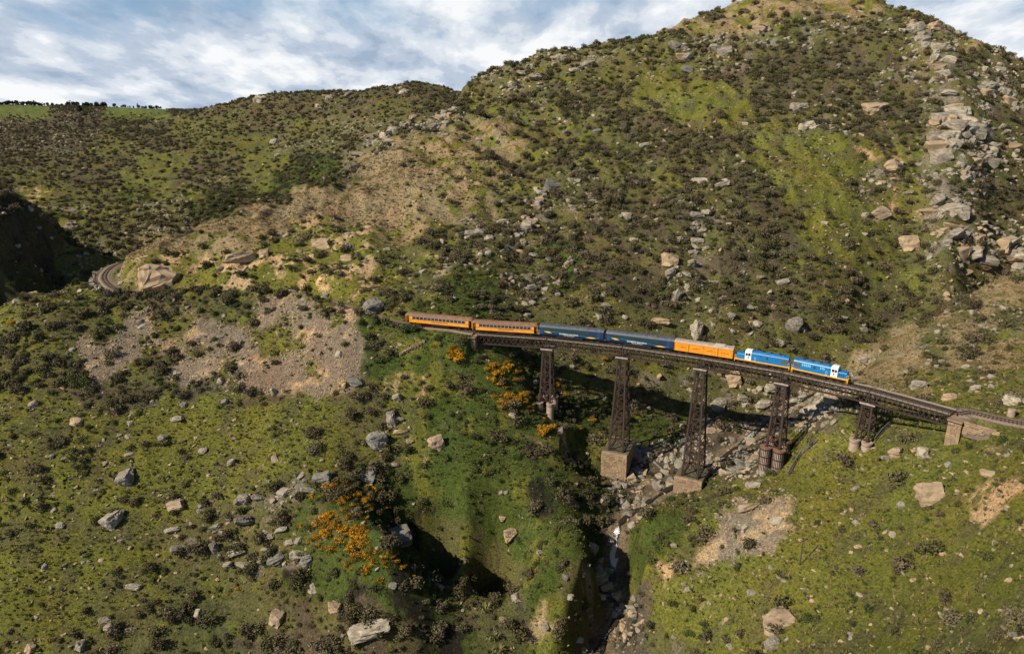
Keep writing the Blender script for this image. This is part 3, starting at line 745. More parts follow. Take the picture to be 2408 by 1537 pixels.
def ground_sleeper(s, joined=None):
    p = tr_at(s); n = perp(tr_dir(s)); a = Vector((p.x-n.x*1.08, p.y-n.y*1.08, .17)); b = Vector((p.x+n.x*1.08, p.y+n.y*1.08, .17))
    if joined is None: beam('sleeper', a, b, .23, .13, SLEEP, track)
    else: joined.bar(a, b, .16, .08)
s = S_B1+.6
while s < S_B1+75: ground_sleeper(s); s += .68
s = S_B0-.6
while s > S_B0-62: ground_sleeper(s); s -= .68
J = MB()
while s > 2: ground_sleeper(s, J); s -= .68
tag(J.build('distant_sleepers', SLEEP, track), kind='stuff')
# ballast shoulder under the ground track
def ballast(s0, s1):
    V = []; Fs = []; ss_ = np.arange(s0, s1, .8); prof = [(-2.3, -.16), (-1.5, .14), (0, .16), (1.5, .14), (2.3, -.16)]
    for k, s in enumerate(ss_):
        p = tr_at(s); n = perp(tr_dir(s))
        for o, z in prof: V.append((p.x+n.x*(o+random.uniform(-.08, .08)), p.y+n.y*o, z+random.uniform(-.03, .02)))
        if k:
            for q in range(4): Fs.append((5*k-5+q, 5*k-5+q+1, 5*k+q+1, 5*k+q))
    return add('ballast', mesh_np('ballast', V, Fs), simple('ballast_stone', (.25, .19, .14), .95, 0, .5, 6, .6, 12), track)
ballast(2, S_B0-.9); ballast(S_B1+.9, TS[-1]-2)
for s, lb in ((S_B1+11, 'squat round concrete drum beside the track, nearer the bridge end'), (S_B1+21, 'short round concrete post beside the track, at the far right')):
    p = tr_at(s)+perp(tr_dir(s))*3.6; z = float(hz(p.x, p.y)); r = .75 if 'drum' in lb else .5
    o = MB().cyl((0, 0, -.6), r, .6+(1.5 if r > .6 else 2.0), 20, r*.95).build('concrete_post', CONC); o.location = (p.x, p.y, z); tag(o, lb, 'post')

# ------------------------------------------------------------------ train
PA = lambda n, c, r=.35, **k: simple(n, c, r, 0, k.get('var', .12), k.get('scale', 2.0), k.get('bump', .04), spec=.5)
BLUE = PA('locomotive_blue', (.004, .165, .43)); YEL = PA('frame_yellow', (.75, .34, .012)); WHITE = PA('cab_white', (.80, .80, .80), var=.05)
ORNG = PA('carriage_orange', (.76, .30, .014), var=.2); VORG = PA('van_orange', (.72, .285, .014), .5, var=.25)
NAVY = PA('carriage_navy', (.008, .022, .075), .3); BLACK = simple('underframe_black', (.02, .018, .016), .8, 0, .4)
BRN = simple('brown_carriage_roof', (.215, .115, .070), .75, 0, .25, 1.5, .1); SROOF = simple('navy_carriage_roof', (.115, .125, .145), .5, .3, .3, 1.5, .1)
VROOF = simple('van_roof_sheet', (.40, .33, .28), .7, .1, .25, 1.5, .1); TEAL = PA('tinted_glass', (.006, .030, .034), .08, bump=0)
GLASS = PA('dark_window_glass', (.018, .020, .022), .12, bump=0); PGL = PA('pale_vent', (.22, .50, .68), .4); CREAM = PA('cream_trim', (.36, .31, .24), .5)
GOLD = PA('gold_stripe', (.75, .42, .02)); GREEN = PA('green_stripe', (.05, .35, .20)); LET = PA('lettering_white', (.75, .75, .75), bump=0); LETD = PA('lettering_brown', (.12, .04, .01), bump=0)
ROOFB = simple('grimy_blue_roof', (.02, .13, .30), .6, 0, .45, 1.2, .1)
def text(body, size, mat, parent, loc, mirror=False):
    cu = bpy.data.curves.new('lettering', 'FONT'); cu.body = body; cu.size = size; cu.align_x = 'CENTER'; cu.align_y = 'CENTER'; cu.extrude = .004; cu.offset = .006; cu.resolution_u = 2
    o = bpy.data.objects.new('lettering', cu); COL.objects.link(o); dg = bpy.context.evaluated_depsgraph_get(); me = bpy.data.meshes.new_from_object(o.evaluated_get(dg)); bpy.data.objects.remove(o)
    me.materials.clear(); me.materials.append(mat); o = add('lettering', me, None, parent)
    o.location = loc; o.rotation_euler = (R(90), 0, 0 if not mirror else R(180)); return o
def bogie(root, x, wheels=2, r=.40):
    b = MB(); L = .9*(wheels-1)+1.0
    for y in (-.72, .72): b.box(x-L, x+L, y-.08, y+.08, .42, .72)
    b.box(x-.25, x+.25, -.72, .72, .5, .8)
    bo = b.build('bogie', BLACK, root)
    for k in range(wheels):
        xx = x+(k-(wheels-1)/2)*1.7
        for y in (-.55, .55):
            w = MB().cyl((xx, y-.06, r), r, .12, 18, axis='y').build('wheel', RAILM, bo)
def roof_profile(w, z0, rise, n=10, inset=0):
    pr = [(w/2-inset, z0)]
    for k in range(n+1):
        a = math.pi*k/n; pr.append((math.cos(a)*(w/2-inset), z0+.04+math.sin(a)**.8*rise))
    pr.append((-w/2+inset, z0)); return pr
def place(root, u0, u1, L, z=1.5, rev=False):
    """set a vehicle so that its ends show between columns u0 and u1"""
    s0, s1 = s_for_u(u0, z), s_for_u(u1, z); sm = (s0+s1)/2; L2 = s1-s0
    a = tr_at(sm-L*.32); b = tr_at(sm+L*.32); d = (b-a); c = (a+b)/2
    root.location = (c.x, c.y, RAIL_Z); root.rotation_euler = (0, 0, math.atan2(d.y, d.x)+(math.pi if rev else 0)); root.scale = (L2/L, 1, 1)
def loco(label):
    """nose (short hood) towards +x; near side is y < 0 when not reversed"""
    root = empty('diesel_locomotive'); tag(root, label, 'locomotive', 'blue diesel locomotives at the head of the train')
    L = 14.1; h = L/2
    MB().box(-h+.25, h-.25, -1.28, 1.28, .95, 1.22).build('underframe', YEL, root, .02)
    MB().box(-h+.9, h-.9, -1.0, 1.0, .75, .95).build('frame_underside', BLACK, root)
    for sx in (-1, 1):
        MB().box(*(sorted((sx*(h-.30), sx*(h-.12)))), -1.3, 1.3, .55, 1.30).build('buffer_beam', YEL, root)
        MB().box(*(sorted((sx*(h-.12), sx*(h+.2)))), -.15, .15, .6, .9).build('coupler', BLACK, root)
    # long hood
    hx0, hx1 = -h+.55, h-4.35
    prof = [(1.16, 1.22), (1.16, 3.0), (1.05, 3.24), (.75, 3.42), (0, 3.48), (-.75, 3.42), (-1.05, 3.24), (-1.16, 3.0), (-1.16, 1.22)]
    lh = MB().prism_x(prof, hx0, hx1).build('long_hood', BLUE, root, .02)
    MB().prism_x([(.7, 3.44), (.6, 3.56), (-.6, 3.56), (-.7, 3.44)], hx0+1.2, hx1-.8).build('roof_hatch', ROOFB, lh)
    for x in (hx0+2.2, hx0+4.4, hx0+6.4): MB().cyl((x, 0, 3.5), .38, .16, 18).build('fan', BLACK, lh)
    for side in (-1, 1):
        y = side*1.185
        def pan(x0, x1, z0, z1, mat, name, par=lh, t=.02):
            return MB().box(x0, x1, min(y, y+side*t), max(y, y+side*t), z0, z1).build(name, mat, par)
        pan(hx0+.15, hx0+1.75, 1.75, 2.75, simple('radiator_grille', (.10, .075, .065), .8), 'radiator_grille')
        for k in range(5): pan(hx0+2.15+k*.46, hx0+2.42+k*.46, 2.25, 2.85, PGL if side < 0 else BLUE, 'louvre')
        for k in range(3): pan(hx0+6.6+k*.40, hx0+6.84+k*.40, 2.35, 2.85, PGL if side < 0 else BLUE, 'louvre')
        pan(hx0+4.95, hx0+5.45, 2.1, 2.75, simple('grille_dark', (.03, .04, .05), .8), 'intake_grille')
        for k in range(12):
            x = hx0+1.95+k*.62; pan(x, x+.025, 1.3, 3.0, PA('seam_blue', (.003, .08, .24)), 'door_seam', t=.012)
        pan(hx0+.6, hx1-.3, 3.02, 3.07, CREAM, 'rain_strip', t=.03)
        for x in (-h+.6, -h+1.0): 
            pass
    # cab
    cx0, cx1 = h-4.35, h-2.75
    cabp = [(1.26, 1.22), (1.28, 3.1), (1.12, 3.42), (.7, 3.64), (0, 3.70), (-.7, 3.64), (-1.12, 3.42), (-1.28, 3.1), (-1.26, 1.22)]
    cab = MB().prism_x(cabp, cx0, cx1).build('cab', WHITE, root, .04)
    for side in (-1, 1):
        y = side*1.295
        def pan(x0, x1, z0, z1, mat, name, t=.02):
            return MB().box(x0, x1, min(y, y+side*t), max(y, y+side*t), z0, z1).build(name, mat, cab)
        pan(cx0+.22, cx0+.80, 2.35, 3.02, GLASS, 'window'); pan(cx0+.92, cx0+1.42, 2.35, 3.02, GLASS, 'window')
        MB().cyl((cx0+.75, y-(.02 if side < 0 else 0), 1.95), .17, .02, 16, axis='y').build('number_plate', BLACK, cab)
        text('DJ', .2, LETD, cab, (cx0+.75, y+side*.012, 1.62), side > 0)
    for sx, x in ((1, cx1), (-1, cx0)):
        for yy in (-.85, .25): MB().box(min(x, x+sx*.02), max(x, x+sx*.02), yy, yy+.6, 2.65, 3.2).build('windscreen', GLASS, cab)
    # short hood
    sh = MB().prism_x([(1.02, 1.22), (1.02, 2.42), (.85, 2.62), (-.85, 2.62), (-1.02, 2.42), (-1.02, 1.22)], cx1, h-.65).build('short_hood', BLUE, root, .03)
    for k in range(3): MB().box(cx1+.25+k*.5, cx1+.6+k*.5, -1.04, -1.02, 1.5, 2.3).build('side_grille', PA('seam_blue', (.003, .08, .24)), sh)
    for y in (-.3, .3): MB().cyl((h-.65, y, 2.3), .12, .06, 12, axis='x').build('headlight', WHITE, sh)
    MB().box(h-.66, h-.63, -.8, .8, 1.3, 2.15).build('nose_panel', YEL, sh)
    HR = PA('handrail_white', (.75, .75, .72))
    for x in (-h+.35, h-.35, cx0-1.0):
        for y in (-1.22, 1.22):
            g = MB().bar((x-.16, y, 1.22), (x-.16, y, 2.15), .045).bar((x+.16, y, 1.22), (x+.16, y, 2.15), .045).bar((x-.16, y, 2.15), (x+.16, y, 2.15), .045)
            g.build('handrail', HR, root)
    for x in (-h+.35, h-.35):
        for k in range(3): MB().box(x-.25, x+.25, -1.3, -1.0, .25+k*.25, .29+k*.25).build('step', YEL, root)
    for x in (-h+2.6, h-2.6): bogie(root, x, 3)
    MB().box(-1.6, 1.6, -1.1, 1.1, .3, .85).build('fuel_tank', BLACK, root, .05)
    return root
l1 = loco('leading blue diesel locomotive, white cab and low nose at the front of the train'); place(l1, 1863, 1999, 14.1)
l2 = loco('second blue diesel locomotive, running cab-backwards next to the orange van'); place(l2, 1729, 1860, 14.1, rev=True)

def van():
    root = empty('box_van'); tag(root, 'orange corrugated box van with pale roof behind the locomotives', 'goods van'); L = 14.2; h = L/2
    MB().box(-h, h, -1.25, 1.25, .95, 3.15).build('body', VORG, root)
    RB = PA('van_rib_orange', (.80, .33, .015), var=.2)
    for k in range(43):
        x = -h+.05+k*(L-.1)/42
        for y in (-1.29, 1.29): beam('rib', (x, y, .97), (x, y, 3.1), .07, .09, RB, root)
    for y in (-1.31, 1.31):
        for z in (1.0, 3.08): beam('side_rail', (-h, y, z), (h, y, z), .07, .1, RB, root)
        for k in range(4): beam('door_bar', (-h+1.2+k*3.4, y*1.01, 2.0), (-h+3.0+k*3.4, y*1.01, 2.0), .03, .05, BLACK, root)
        for k in range(5): beam('door_post', (-h+.06+k*(L-.12)/4, y*1.01, 1.0), (-h+.06+k*(L-.12)/4, y*1.01, 3.1), .05, .16, VORG, root)
    rf = MB().prism_x(roof_profile(2.66, 3.15, .42), -h-.02, h+.02).build('roof', VROOF, root)
    for k in range(18): 
        x = -h+.4+k*(L-.8)/17; MB().prism_x(roof_profile(2.70, 3.16, .445), x-.03, x+.03).build('roof_batten', VROOF, rf)
    MB().box(2.6, 5.0, -.75, .75, 3.5, 3.72).build('roof_hatch', simple('hatch_sheet', (.5, .47, .44), .6), rf)
    MB().box(-h+.2, h-.2, -1.1, 1.1, .7, .95).build('underframe', BLACK, root)
    for x in (-h+2.2, h-2.2): bogie(root, x)
    place(root, 1588, 1725, L); return root
van()
def navy(u0, u1, label):
    L = 17.0; h = L/2; root = empty('passenger_carriage'); tag(root, label, 'carriage', 'passenger carriages of the train')
    body = MB().prism_x([(1.30, .95), (1.36, 1.4), (1.36, 3.0), (1.25, 3.2), (-1.25, 3.2), (-1.36, 3.0), (-1.36, 1.4), (-1.30, .95)], -h, h).build('body', NAVY, root, .03)
    rf = MB().prism_x(roof_profile(2.66, 3.16, .55), -h-.02, h+.02).build('roof', SROOF, root)
    for k in range(14): MB().prism_x(roof_profile(2.70, 3.17, .572), -h+.6+k*1.21, -h+.64+k*1.21).build('roof_seam', SROOF, rf)
    for side in (-1, 1):
        y = side*1.375
        MB().box(-h+1.3, h-3.5, min(y, y+side*.02), max(y, y+side*.02), 2.0, 2.98).build('window_band', TEAL, body)
        for k in range(10): MB().box(-h+2.3+k*1.2, -h+2.34+k*1.2, min(y, y+side*.035), max(y, y+side*.035), 2.0, 2.98).build('window_post', NAVY, body)
        for x in (h-1.7, -h+.25): MB().box(x, x+.8, min(y, y+side*.02), max(y, y+side*.02), 1.15, 3.0).build('door', PA('door_navy', (.010, .040, .12)), body)
        # swooping stripes: a gold wedge at each end joined by a thin line
        def sweep(f, x0, x1, th, mat, off):
            V = []; Fs = []; n = 26
            for k in range(n+1):
                t = k/n; x = x0+(x1-x0)*t; z = f(t); w = th(t)
                for yy in (y+side*off, y+side*(off+.01)): V += [(x, yy, z-w), (x, yy, z+w)]
                if k:
                    a = 4*k-4; b = 4*k
                    Fs += [(a, b, b+1, a+1), (a+2, a+3, b+3, b+2), (a+1, b+1, b+3, a+3), (a, a+2, b+2, b)]
            add('stripe', mesh_np('stripe', V, Fs), mat, body)
        sg = 1 if side < 0 else -1
        sweep(lambda t: 1.75+.32*math.cos(t*math.pi*1.0)*(1)+.0*t, -h+1.0, h-1.2, lambda t: .03, GREEN, .022)
        sweep(lambda t: 1.88-.25*t+.04, -h+1.4, -h+3.4, lambda t: .02+.17*math.sin(t*math.pi), GOLD, .03)
        sweep(lambda t: 1.25+.10*math.sin(t*3), h-4.6, h-1.9, lambda t: .02+.16*math.sin(t*math.pi)**1.5, GOLD, .03)
        text('DUNEDIN RAILWAYS', .52, LET, body, (-.6, y+side*.03, 1.62), side > 0)
        text('WORLD CLASS RAIL JOURNEYS', .20, LET, body, (-.5, y+side*.03, 1.22), side > 0)
    for x in (-h, h-.3): MB().box(x-.02, x+.34, -1.0, 1.0, 1.0, 3.1).build('vestibule', BLACK, root)
    for sx in (-1, 1): 
        g = MB()
        for k in range(5): g.box(*(sorted((sx*(h+.02+k*.09), sx*(h+.07+k*.09)))), -.55, .55, 1.0, 3.05)
        g.build('gangway', simple('gangway_grey', (.35, .33, .33), .8), root)
    MB().box(-4, 3, -1.1, 1.1, .45, .95).build('equipment_box', BLACK, root)
    for x in (-h+2.4, h-2.4): bogie(root, x)
    place(root, u0, u1, L); return root
navy(1428, 1586, 'dark navy carriage with gold swoosh, coupled to the orange box van')
navy(1271, 1421, 'dark navy carriage with gold swoosh, coupled to a yellow carriage')
def heritage(u0, u1, label, n=14):
    L = 17.0; h = L/2; root = empty('passenger_carriage'); tag(root, label, 'carriage', 'passenger carriages of the train')
    body = MB().box(-h+.95, h-.95, -1.25, 1.25, 1.0, 3.0).build('body', ORNG, root, .02)
    rf = MB().prism_x(roof_profile(2.76, 3.0, .62), -h+.55, h-.55).build('roof', BRN, root)
    for sx in (-1, 1):   # bull-nosed canopy ends
        V = []; Fs = []; pr = roof_profile(2.76, 3.0, .62); m = len(pr)
        for k in range(5):
            t = k/4; f = math.cos(t*math.pi/2.4)
            V += [(sx*(h-.55+t*.7), y*(1-.18*t*t), 3.0+(z-3.0)*f) for y, z in pr]
            if k: Fs += [((k-1)*m+i, (k-1)*m+(i+1) % m, k*m+(i+1) % m, k*m+i) for i in range(m)]
        Fs.append(tuple(range(4*m, 5*m))); add('canopy', mesh_np('canopy', V, Fs), BRN, rf)
    for k in range(9):
        x = -h+1.6+k*1.72; MB().cyl((x, 0, 3.6), .1, .16, 10).build('roof_vent', BRN, rf)
    for side in (-1, 1):
        y = side*1.262
        MB().box(-h+1.6, h-1.6, min(y, y+side*.02), max(y, y+side*.02), 2.02, 2.92).build('window_strip', CREAM, body)
        for k in range(n):
            x = -h+1.75+k*(L-3.5)/n
            w = MB().box(x+.07, x+(L-3.5)/n-.07, min(y, y+side*.035), max(y, y+side*.035), 2.10, 2.80).build('window', GLASS, body)
        for z in (1.95, 1.1): beam('moulding', (-h+1, y+side*.03, z), (h-1, y+side*.03, z), .05, .05, PA('deep_orange', (.45, .13, .01)), body)
        text('TAIERI GORGE RAILWAY', .38, LETD, body, (.3, y+side*.03, 1.62), side > 0)
    for sx in (-1, 1):
        MB().box(*(sorted((sx*(h-.95), sx*(h-.05)))), -1.25, 1.25, .95, 1.08).build('end_platform', BLACK, root)
        for y in (-1.22, 1.22): beam('end_post', (sx*(h-.12), y, 1.0), (sx*(h-.12), y, 3.05), .08, .08, ORNG, root)
        for z in (1.5, 1.9): beam('end_rail', (sx*(h-.1), -1.22, z), (sx*(h-.1), 1.22, z), .04, .04, ORNG, root)
        MB().box(*(sorted((sx*(h-.94), sx*(h-.90)))), -.4, .4, 1.1, 2.9).build('end_door', BLACK, root)
    MB().box(-h+1, h-1, -1.1, 1.1, .75, 1.0).build('underframe', BLACK, root); MB().box(-2, 2.5, -1.0, 1.0, .4, .75).build('battery_box', BLACK, root)
    for x in (-h+2.7, h-2.7): bogie(root, x)
    place(root, u0, u1, L); return root
heritage(1114, 1266, 'whole yellow wooden carriage with brown roof, on the left end of the viaduct')
heritage(958, 1110, 'rearmost yellow wooden carriage, its tail hidden by dark bushes', 14)
# ------------------------------------------------------------------ rocks
GREYR = [(.19, .17, .14), (.33, .295, .235), (.24, .215, .175), (.40, .355, .27), (.28, .24, .185)]
ROCKM = per_object('schist_rock', GREYR, .92, 1.0, 1.7, .62, .2, True)
TANM = per_object('tan_schist', [(.33, .245, .155), (.40, .295, .19), (.28, .215, .15)], .9, .8, .5, .35, .2, True)
DARKM = per_object('lichen_dark_rock', [(.15, .145, .125), (.23, .22, .19)], .9, .8, .6, .4, .2, True)
def rock_mesh(seed, mat, sub=2, dims=(1, .8, .6), cuts=9, name='boulder'):
    """angular fractured block: the hull of random corner points, broken up again on its faces"""
    r = random.Random(seed); bm = bmesh.new()
    for k in range(11+cuts):
        p = Vector([r.uniform(-1, 1) for _ in range(3)]); m = max(abs(p.x), abs(p.y), abs(p.z)); p = (p/m*.72+p.normalized()*.32)*r.uniform(.78, 1.05)
        bm.verts.new((p.x*.8, p.y*.8, p.z*.8))
    bmesh.ops.convex_hull(bm, input=bm.verts[:]); bmesh.ops.delete(bm, geom=[v for v in bm.verts if not v.link_faces], context='VERTS')
    if sub >= 2: bmesh.ops.bevel(bm, geom=bm.edges[:], offset=.045, segments=1, affect='EDGES')
    bmesh.ops.triangulate(bm, faces=bm.faces[:])
    for q in range(sub-1):
        bmesh.ops.subdivide_edges(bm, edges=[e for e in bm.edges if e.calc_length() > (.42, .2)[q]], cuts=1); bmesh.ops.triangulate(bm, faces=bm.faces[:])
        for v in bm.verts:
            n = v.normal; led = math.sin((v.co.z+v.co.x*.2)*13+seed)*.03
            v.co += n*(r.uniform(-.035, .03)+led)
    for v in bm.verts: v.co = Vector((v.co.x*dims[0], v.co.y*dims[1], v.co.z*dims[2]))
    bmesh.ops.recalc_face_normals(bm, faces=bm.faces[:])
    me = bpy.data.meshes.new(name); bm.to_mesh(me); bm.free(); me.materials.append(mat); return me
BIGROCK = {m: [rock_mesh(100*q+i, [ROCKM, TANM, DARKM][q], 3, d, 8+i % 4) for i, d in enumerate([(1.2, .9, .8), (1, .9, .9), (1.35, .8, .6), (1.1, 1, .7), (1.5, .9, .42), (.75, .7, 1.25)])] for q, m in enumerate('gtd')}
SLAB = [rock_mesh(500+i, ROCKM, 2, (1.15, .95, .72), 4, 'rock_slab') for i in range(5)]
SLABT = [rock_mesh(540+i, TANM, 2, (1.15, .95, .72), 4, 'rock_slab') for i in range(3)]
# surveyed boulders: u, v, width in survey pixels, kind (g grey, t tan, d dark, s stacked slabs, f flat, l tall)
BL = """293,1119,45g 382,1029,22g 303,1066,16g 544,1085,21g 180,989,24t 432,950,16g 527,943,18g 79,948,22g 478,1059,18g 419,982,24g
263,1216,44g 142,1233,20g 403,1242,26g 420,1285,30f 315,1375,28f 572,1171,32g 664,1154,30g 759,1121,38d 576,1218,46g 609,1166,24g 726,1147,32f 659,1242,25g
633,1259,22g 681,1273,18g 700,1270,18g 647,1311,32d 702,1301,28g 721,1315,30d 560,1292,30g 569,1323,28f 536,1325,22g 624,1288,20g 507,1289,16l 759,1213,18d
650,1448,34t 790,1425,34t 71,1520,22t 190,1517,18l 261,1472,22g 247,1453,22f 308,1477,20t 413,1183,34t 933,1254,60d 865,1116,32d 888,1031,50d 836,893,32d
933,932,22g 922,990,20l 943,1012,24t 964,1036,16t 1026,1040,36t 929,1090,14g 1201,1251,30t 1272,1296,16g 1182,1216,14t 1178,1157,13g 869,1467,80f 924,1372,16d
1405,1339,58s 1031,1375,22f 880,722,52d 375,650,74t 757,572,36t 565,600,54t 620,595,24t 815,605,24t
2187,1160,60t 1830,1452,60t 1817,1512,34g 2390,1484,26f 1770,1389,22f 1763,1187,36t 2013,1145,20f 1770,1136,28f 2086,1073,22f 2111,1058,34t 2172,1063,32g
2157,905,42g 2135,874,22g 2269,861,18g 2392,937,48f 2292,912,26g 2233,931,26t 1957,942,30t 1916,956,40g 1936,940,22g 2018,887,22g 1940,925,22g 1895,970,26g
1869,763,36g 1834,804,20g 2031,844,26g 1639,780,24l 1724,888,34t 1792,951,38g 1813,911,30g 1691,951,38g 1959,939,24g 1745,935,26g
1296,434,36d 1573,609,40t 1576,641,30g 1616,644,26g 1626,616,20g 1699,430,32f 1646,422,36f 1639,501,28f 1661,499,20g 1639,561,25f 1334,619,24s 1356,636,16g
1276,652,22t 1251,674,22g 1426,715,18g 1551,751,36t 1229,569,16t 1221,589,14t 1590,699,18l 1981,701,22t 2068,499,36t 2136,569,42t 2108,421,22t 2103,389,34t
1836,659,30f 1828,506,12g 2136,450,20f 2226,474,60s 2218,556,34s 2262,564,64s 2368,579,76s 2310,575,50s 2273,406,40s 2338,539,18g
1264,180,34g 1309,140,30s 1351,162,24f 1384,147,26g 1229,172,24g 1586,107,28g 1689,95,44s 1786,72,38s 1619,162,28d 1609,125,38s 1514,337,20f 1404,307,18d
2055,251,52t 2143,62,36s 2195,62,34t 2171,90,44s 2204,128,42s 2218,175,44s 2228,218,28g 2261,265,74s 2237,293,60s 2228,336,58s 2275,303,44s 2332,355,42s 2290,350,40s
1878,246,36f 1896,291,34f 2313,189,44s 2360,213,42s 2360,170,26s 2390,240,30s 2380,330,36s
974,271,22s 952,291,28s 924,304,30s 902,319,28s 912,329,24s 877,329,22s 842,359,32f 837,386,24f 1044,271,34s 1032,291,34s 1060,255,26s 769,418,13g 772,226,26s 752,251,20g 819,221,18g 944,214,24s 612,231,24s
1192,204,24s 1205,195,22g 652,366,14g 644,333,16g 1265,480,32s 1270,455,30s 1245,520,30s 1232,540,40s 1110,545,38s 1135,535,26s 1258,600,26g 1180,520,24g 2035,505,16g 1150,560,22g 1290,500,20g
1345,860,14g 1240,740,18g 1470,745,14g 1370,640,15g 1310,690,18g 1290,610,16g 1490,560,16f 1475,508,26g 1600,560,16g 1500,430,18g 1630,590,20f 1650,540,22f 1665,580,16f 1700,700,18g 1745,640,16g 1760,720,20g 1790,650,16g 1680,660,20f 1720,740,18g"""
def zone(u, v, y):
    if y > 440: return 'distant brown hill'
    if u > 1500 and y < 150: return 'green right bank below the viaduct'
    if u > 1850 and y < 215 and v > 600: return 'right bank beyond the track'
    if v > 860 and u < 1050: return 'left foreground slope'
    if v > 860 and u < 1450 and y < 182: return 'spur between the two gullies'
    if y < 212 and v > 830: return 'gorge floor behind the viaduct'
    if u < 1000: return 'tan lower spur of the big hill'
    if u > 2050: return 'craggy right shoulder of the big hill'
    if v < 320: return 'upper part of the big hill'
    return 'middle of the big hill'
LAND = [(293,1119,'the large split boulder'),(933,1254,'the huge block at the black gully'),(888,1031,'the dark triangular boulder'),(880,722,'the dark boulder above the last carriage'),
(375,650,'the pale rock face by the curve'),(869,1467,'the long jutting slab'),(2187,1160,'the layered boulder high on the bank'),(1830,1452,'the square tan boulder'),(2055,251,'the overhanging orange rock'),
(1573,609,'the pointed pale slab'),(1405,1339,'the slabs at the waterfall lip'),(263,1216,'the second pale boulder'),(576,1218,'the boulder scatter'),(759,1121,'the block above the gorse'),(2136,569,'the block with the black shadow'),
(2068,499,'the orange-tan block'),(1296,434,'the mossy pyramid boulder'),(2392,937,'the long pale slab by the track'),(2157,905,'the boulder beyond the viaduct end'),(1639,780,'the splinter behind the van'),(1869,763,'the upright slab above the locomotive'),
(836,893,'the block at the scree foot'),(865,1116,'the tilted block'),(190,880,'the round green bush'),(500,850,'the middle of the scree'),(700,820,'the upper scree'),(830,1280,'the largest gorse patch'),(1293,940,'the left tower foot'),
(1450,1100,'the square masonry pier'),(1620,1150,'the low masonry pier'),(1820,1100,'the strapped cylinders'),(2025,1050,'the short tower'),(2250,1000,'the right abutment'),(1115,800,'the left abutment'),(1881,1300,'the telegraph pole'),(2405,1340,'the leaning pole'),
(1440,1290,'the waterfall'),(1440,1450,'the lower stream'),(1700,1240,'the right bank scree'),(100,1480,'the bottom left corner'),(2350,1500,'the bottom right corner'),(20,1000,'the left edge'),(1130,1400,'the flax clumps'),(980,960,'the long earth slip'),(1370,1020,'the earth slip by the pier'),
(270,650,'the railway curve'),(1630,220,'the bright grass patch'),(1900,420,'the long grass strip'),(1060,357,'the lone orange gorse'),(1781,660,'the orange bush in scrub'),(1250,180,'the upper ridge crags'),(900,320,'the rocks on the tan ridge'),(1700,90,'the summit crags'),(2200,130,'the right summit crags'),
(2250,280,'the big right crags'),(2360,580,'the right cliffs'),(1240,560,'the stacked rocky rib'),(1640,560,'the grey slab run'),(1300,680,'the dark hollow'),(100,490,'the river flat road'),(600,300,'the distant hill slope'),(320,450,'the rusty gorse strip'),(780,215,'the distant hill crest'),
(1450,740,'the ground above the navy carriages'),(2100,720,'the right hollow'),(1150,650,'the shelf above the carriages'),(650,610,'the bare earth patches'),(1250,1150,'the spur top'),(1260,1300,'the spur middle'),(1270,1450,'the spur foot'),(700,1400,'the bushy lower slope'),(400,1400,'the lower left grass'),(500,1000,'the grass below the scree'),(60,850,'the upper left edge'),
(2100,1300,'the middle of the right bank'),(1650,1420,'the orange earth by the gorge'),(2000,1150,'the upper right bank'),(2250,820,'the tan bank'),(1900,940,'the stream boulders'),(1750,980,'the ground behind the fourth tower')]
USED = {}; LA = np.array([q[:2] for q in LAND], float)
def describe(what, u, v, size):
    """label that places a thing by the nearest thing one can find"""
    d = np.hypot(LA[:, 0]-u, LA[:, 1]-v); 
    for k in np.argsort(d)[:4]:
        dx, dy = u-LA[k, 0], v-LA[k, 1]; rel = ('left of' if dx < 0 else 'right of') if abs(dx) > abs(dy)*1.4 else ('above' if dy < 0 else 'below') if abs(dy) > abs(dx)*1.4 else (('up and ' if dy < 0 else 'down and ')+('left of' if dx < 0 else 'right of'))
        r = d[k]; near = 'close ' if r < 28 else '' if r < 70 else 'well ' if r < 130 else 'far '
        lab = f'{size} {what} {near}{rel} {LAND[k][2]}'.replace('  ', ' ')
        if lab not in USED: USED[lab] = 1; return lab
    USED[lab] += 1; return lab
NB = 0; ROCK_PROTO = []
LBL = {'g': 'grey boulder', 't': 'tan boulder', 'd': 'dark boulder', 's': 'outcrop of pale slabs', 'f': 'flat grey slab', 'l': 'upright rock splinter'}
SPECIAL = {(293,1119): 'largest pale split boulder on the upper left grass slope', (933,1254): 'huge dark grey block on the lip of the black gully beside the orange gorse',
 (888,1031): 'big dark triangular boulder sunk in grass below the scree', (880,722): 'big isolated dark boulder standing above the last yellow carriage', (375,650): 'tall smooth pale rock face beside the curve of the railway',
 (869,1467): 'long flat slab jutting out near the bottom of the left slope', (2187,1160): 'tan layered boulder standing alone high on the right grass bank', (1830,1452): 'square tan boulder near the bottom of the right grass bank',
 (2055,251): 'overhanging orange rock near the top of the big hill', (1573,609): 'large pointed pale slab in the middle of the big hill scrub', (1405,1339): 'stacked slabs on the left lip of the waterfall gorge',
 (263,1216): 'second large pale boulder, lower on the left grass slope', (576,1218): 'widest boulder of the rock scatter on the left slope', (759,1121): 'dark rounded block above the largest gorse patch',
 (2136,569): 'tan block casting a deep black shadow on the right of the big hill', (2068,499): 'orange-tan block with a dark right face among grass', (1296,434): 'pyramid-shaped mossy boulder on the big hill rib',
 (2392,937): 'long pale slab at the right edge behind the track', (2157,905): 'large pale boulder on the tan bank beyond the viaduct end', (1639,780): 'narrow standing splinter just behind the orange van',
 (1869,763): 'upright pale slab in the scrub above the second locomotive', (836,893): 'pale grey block at the foot of the scree', (865,1116): 'dark tilted block right of the gorse on the left slope'}
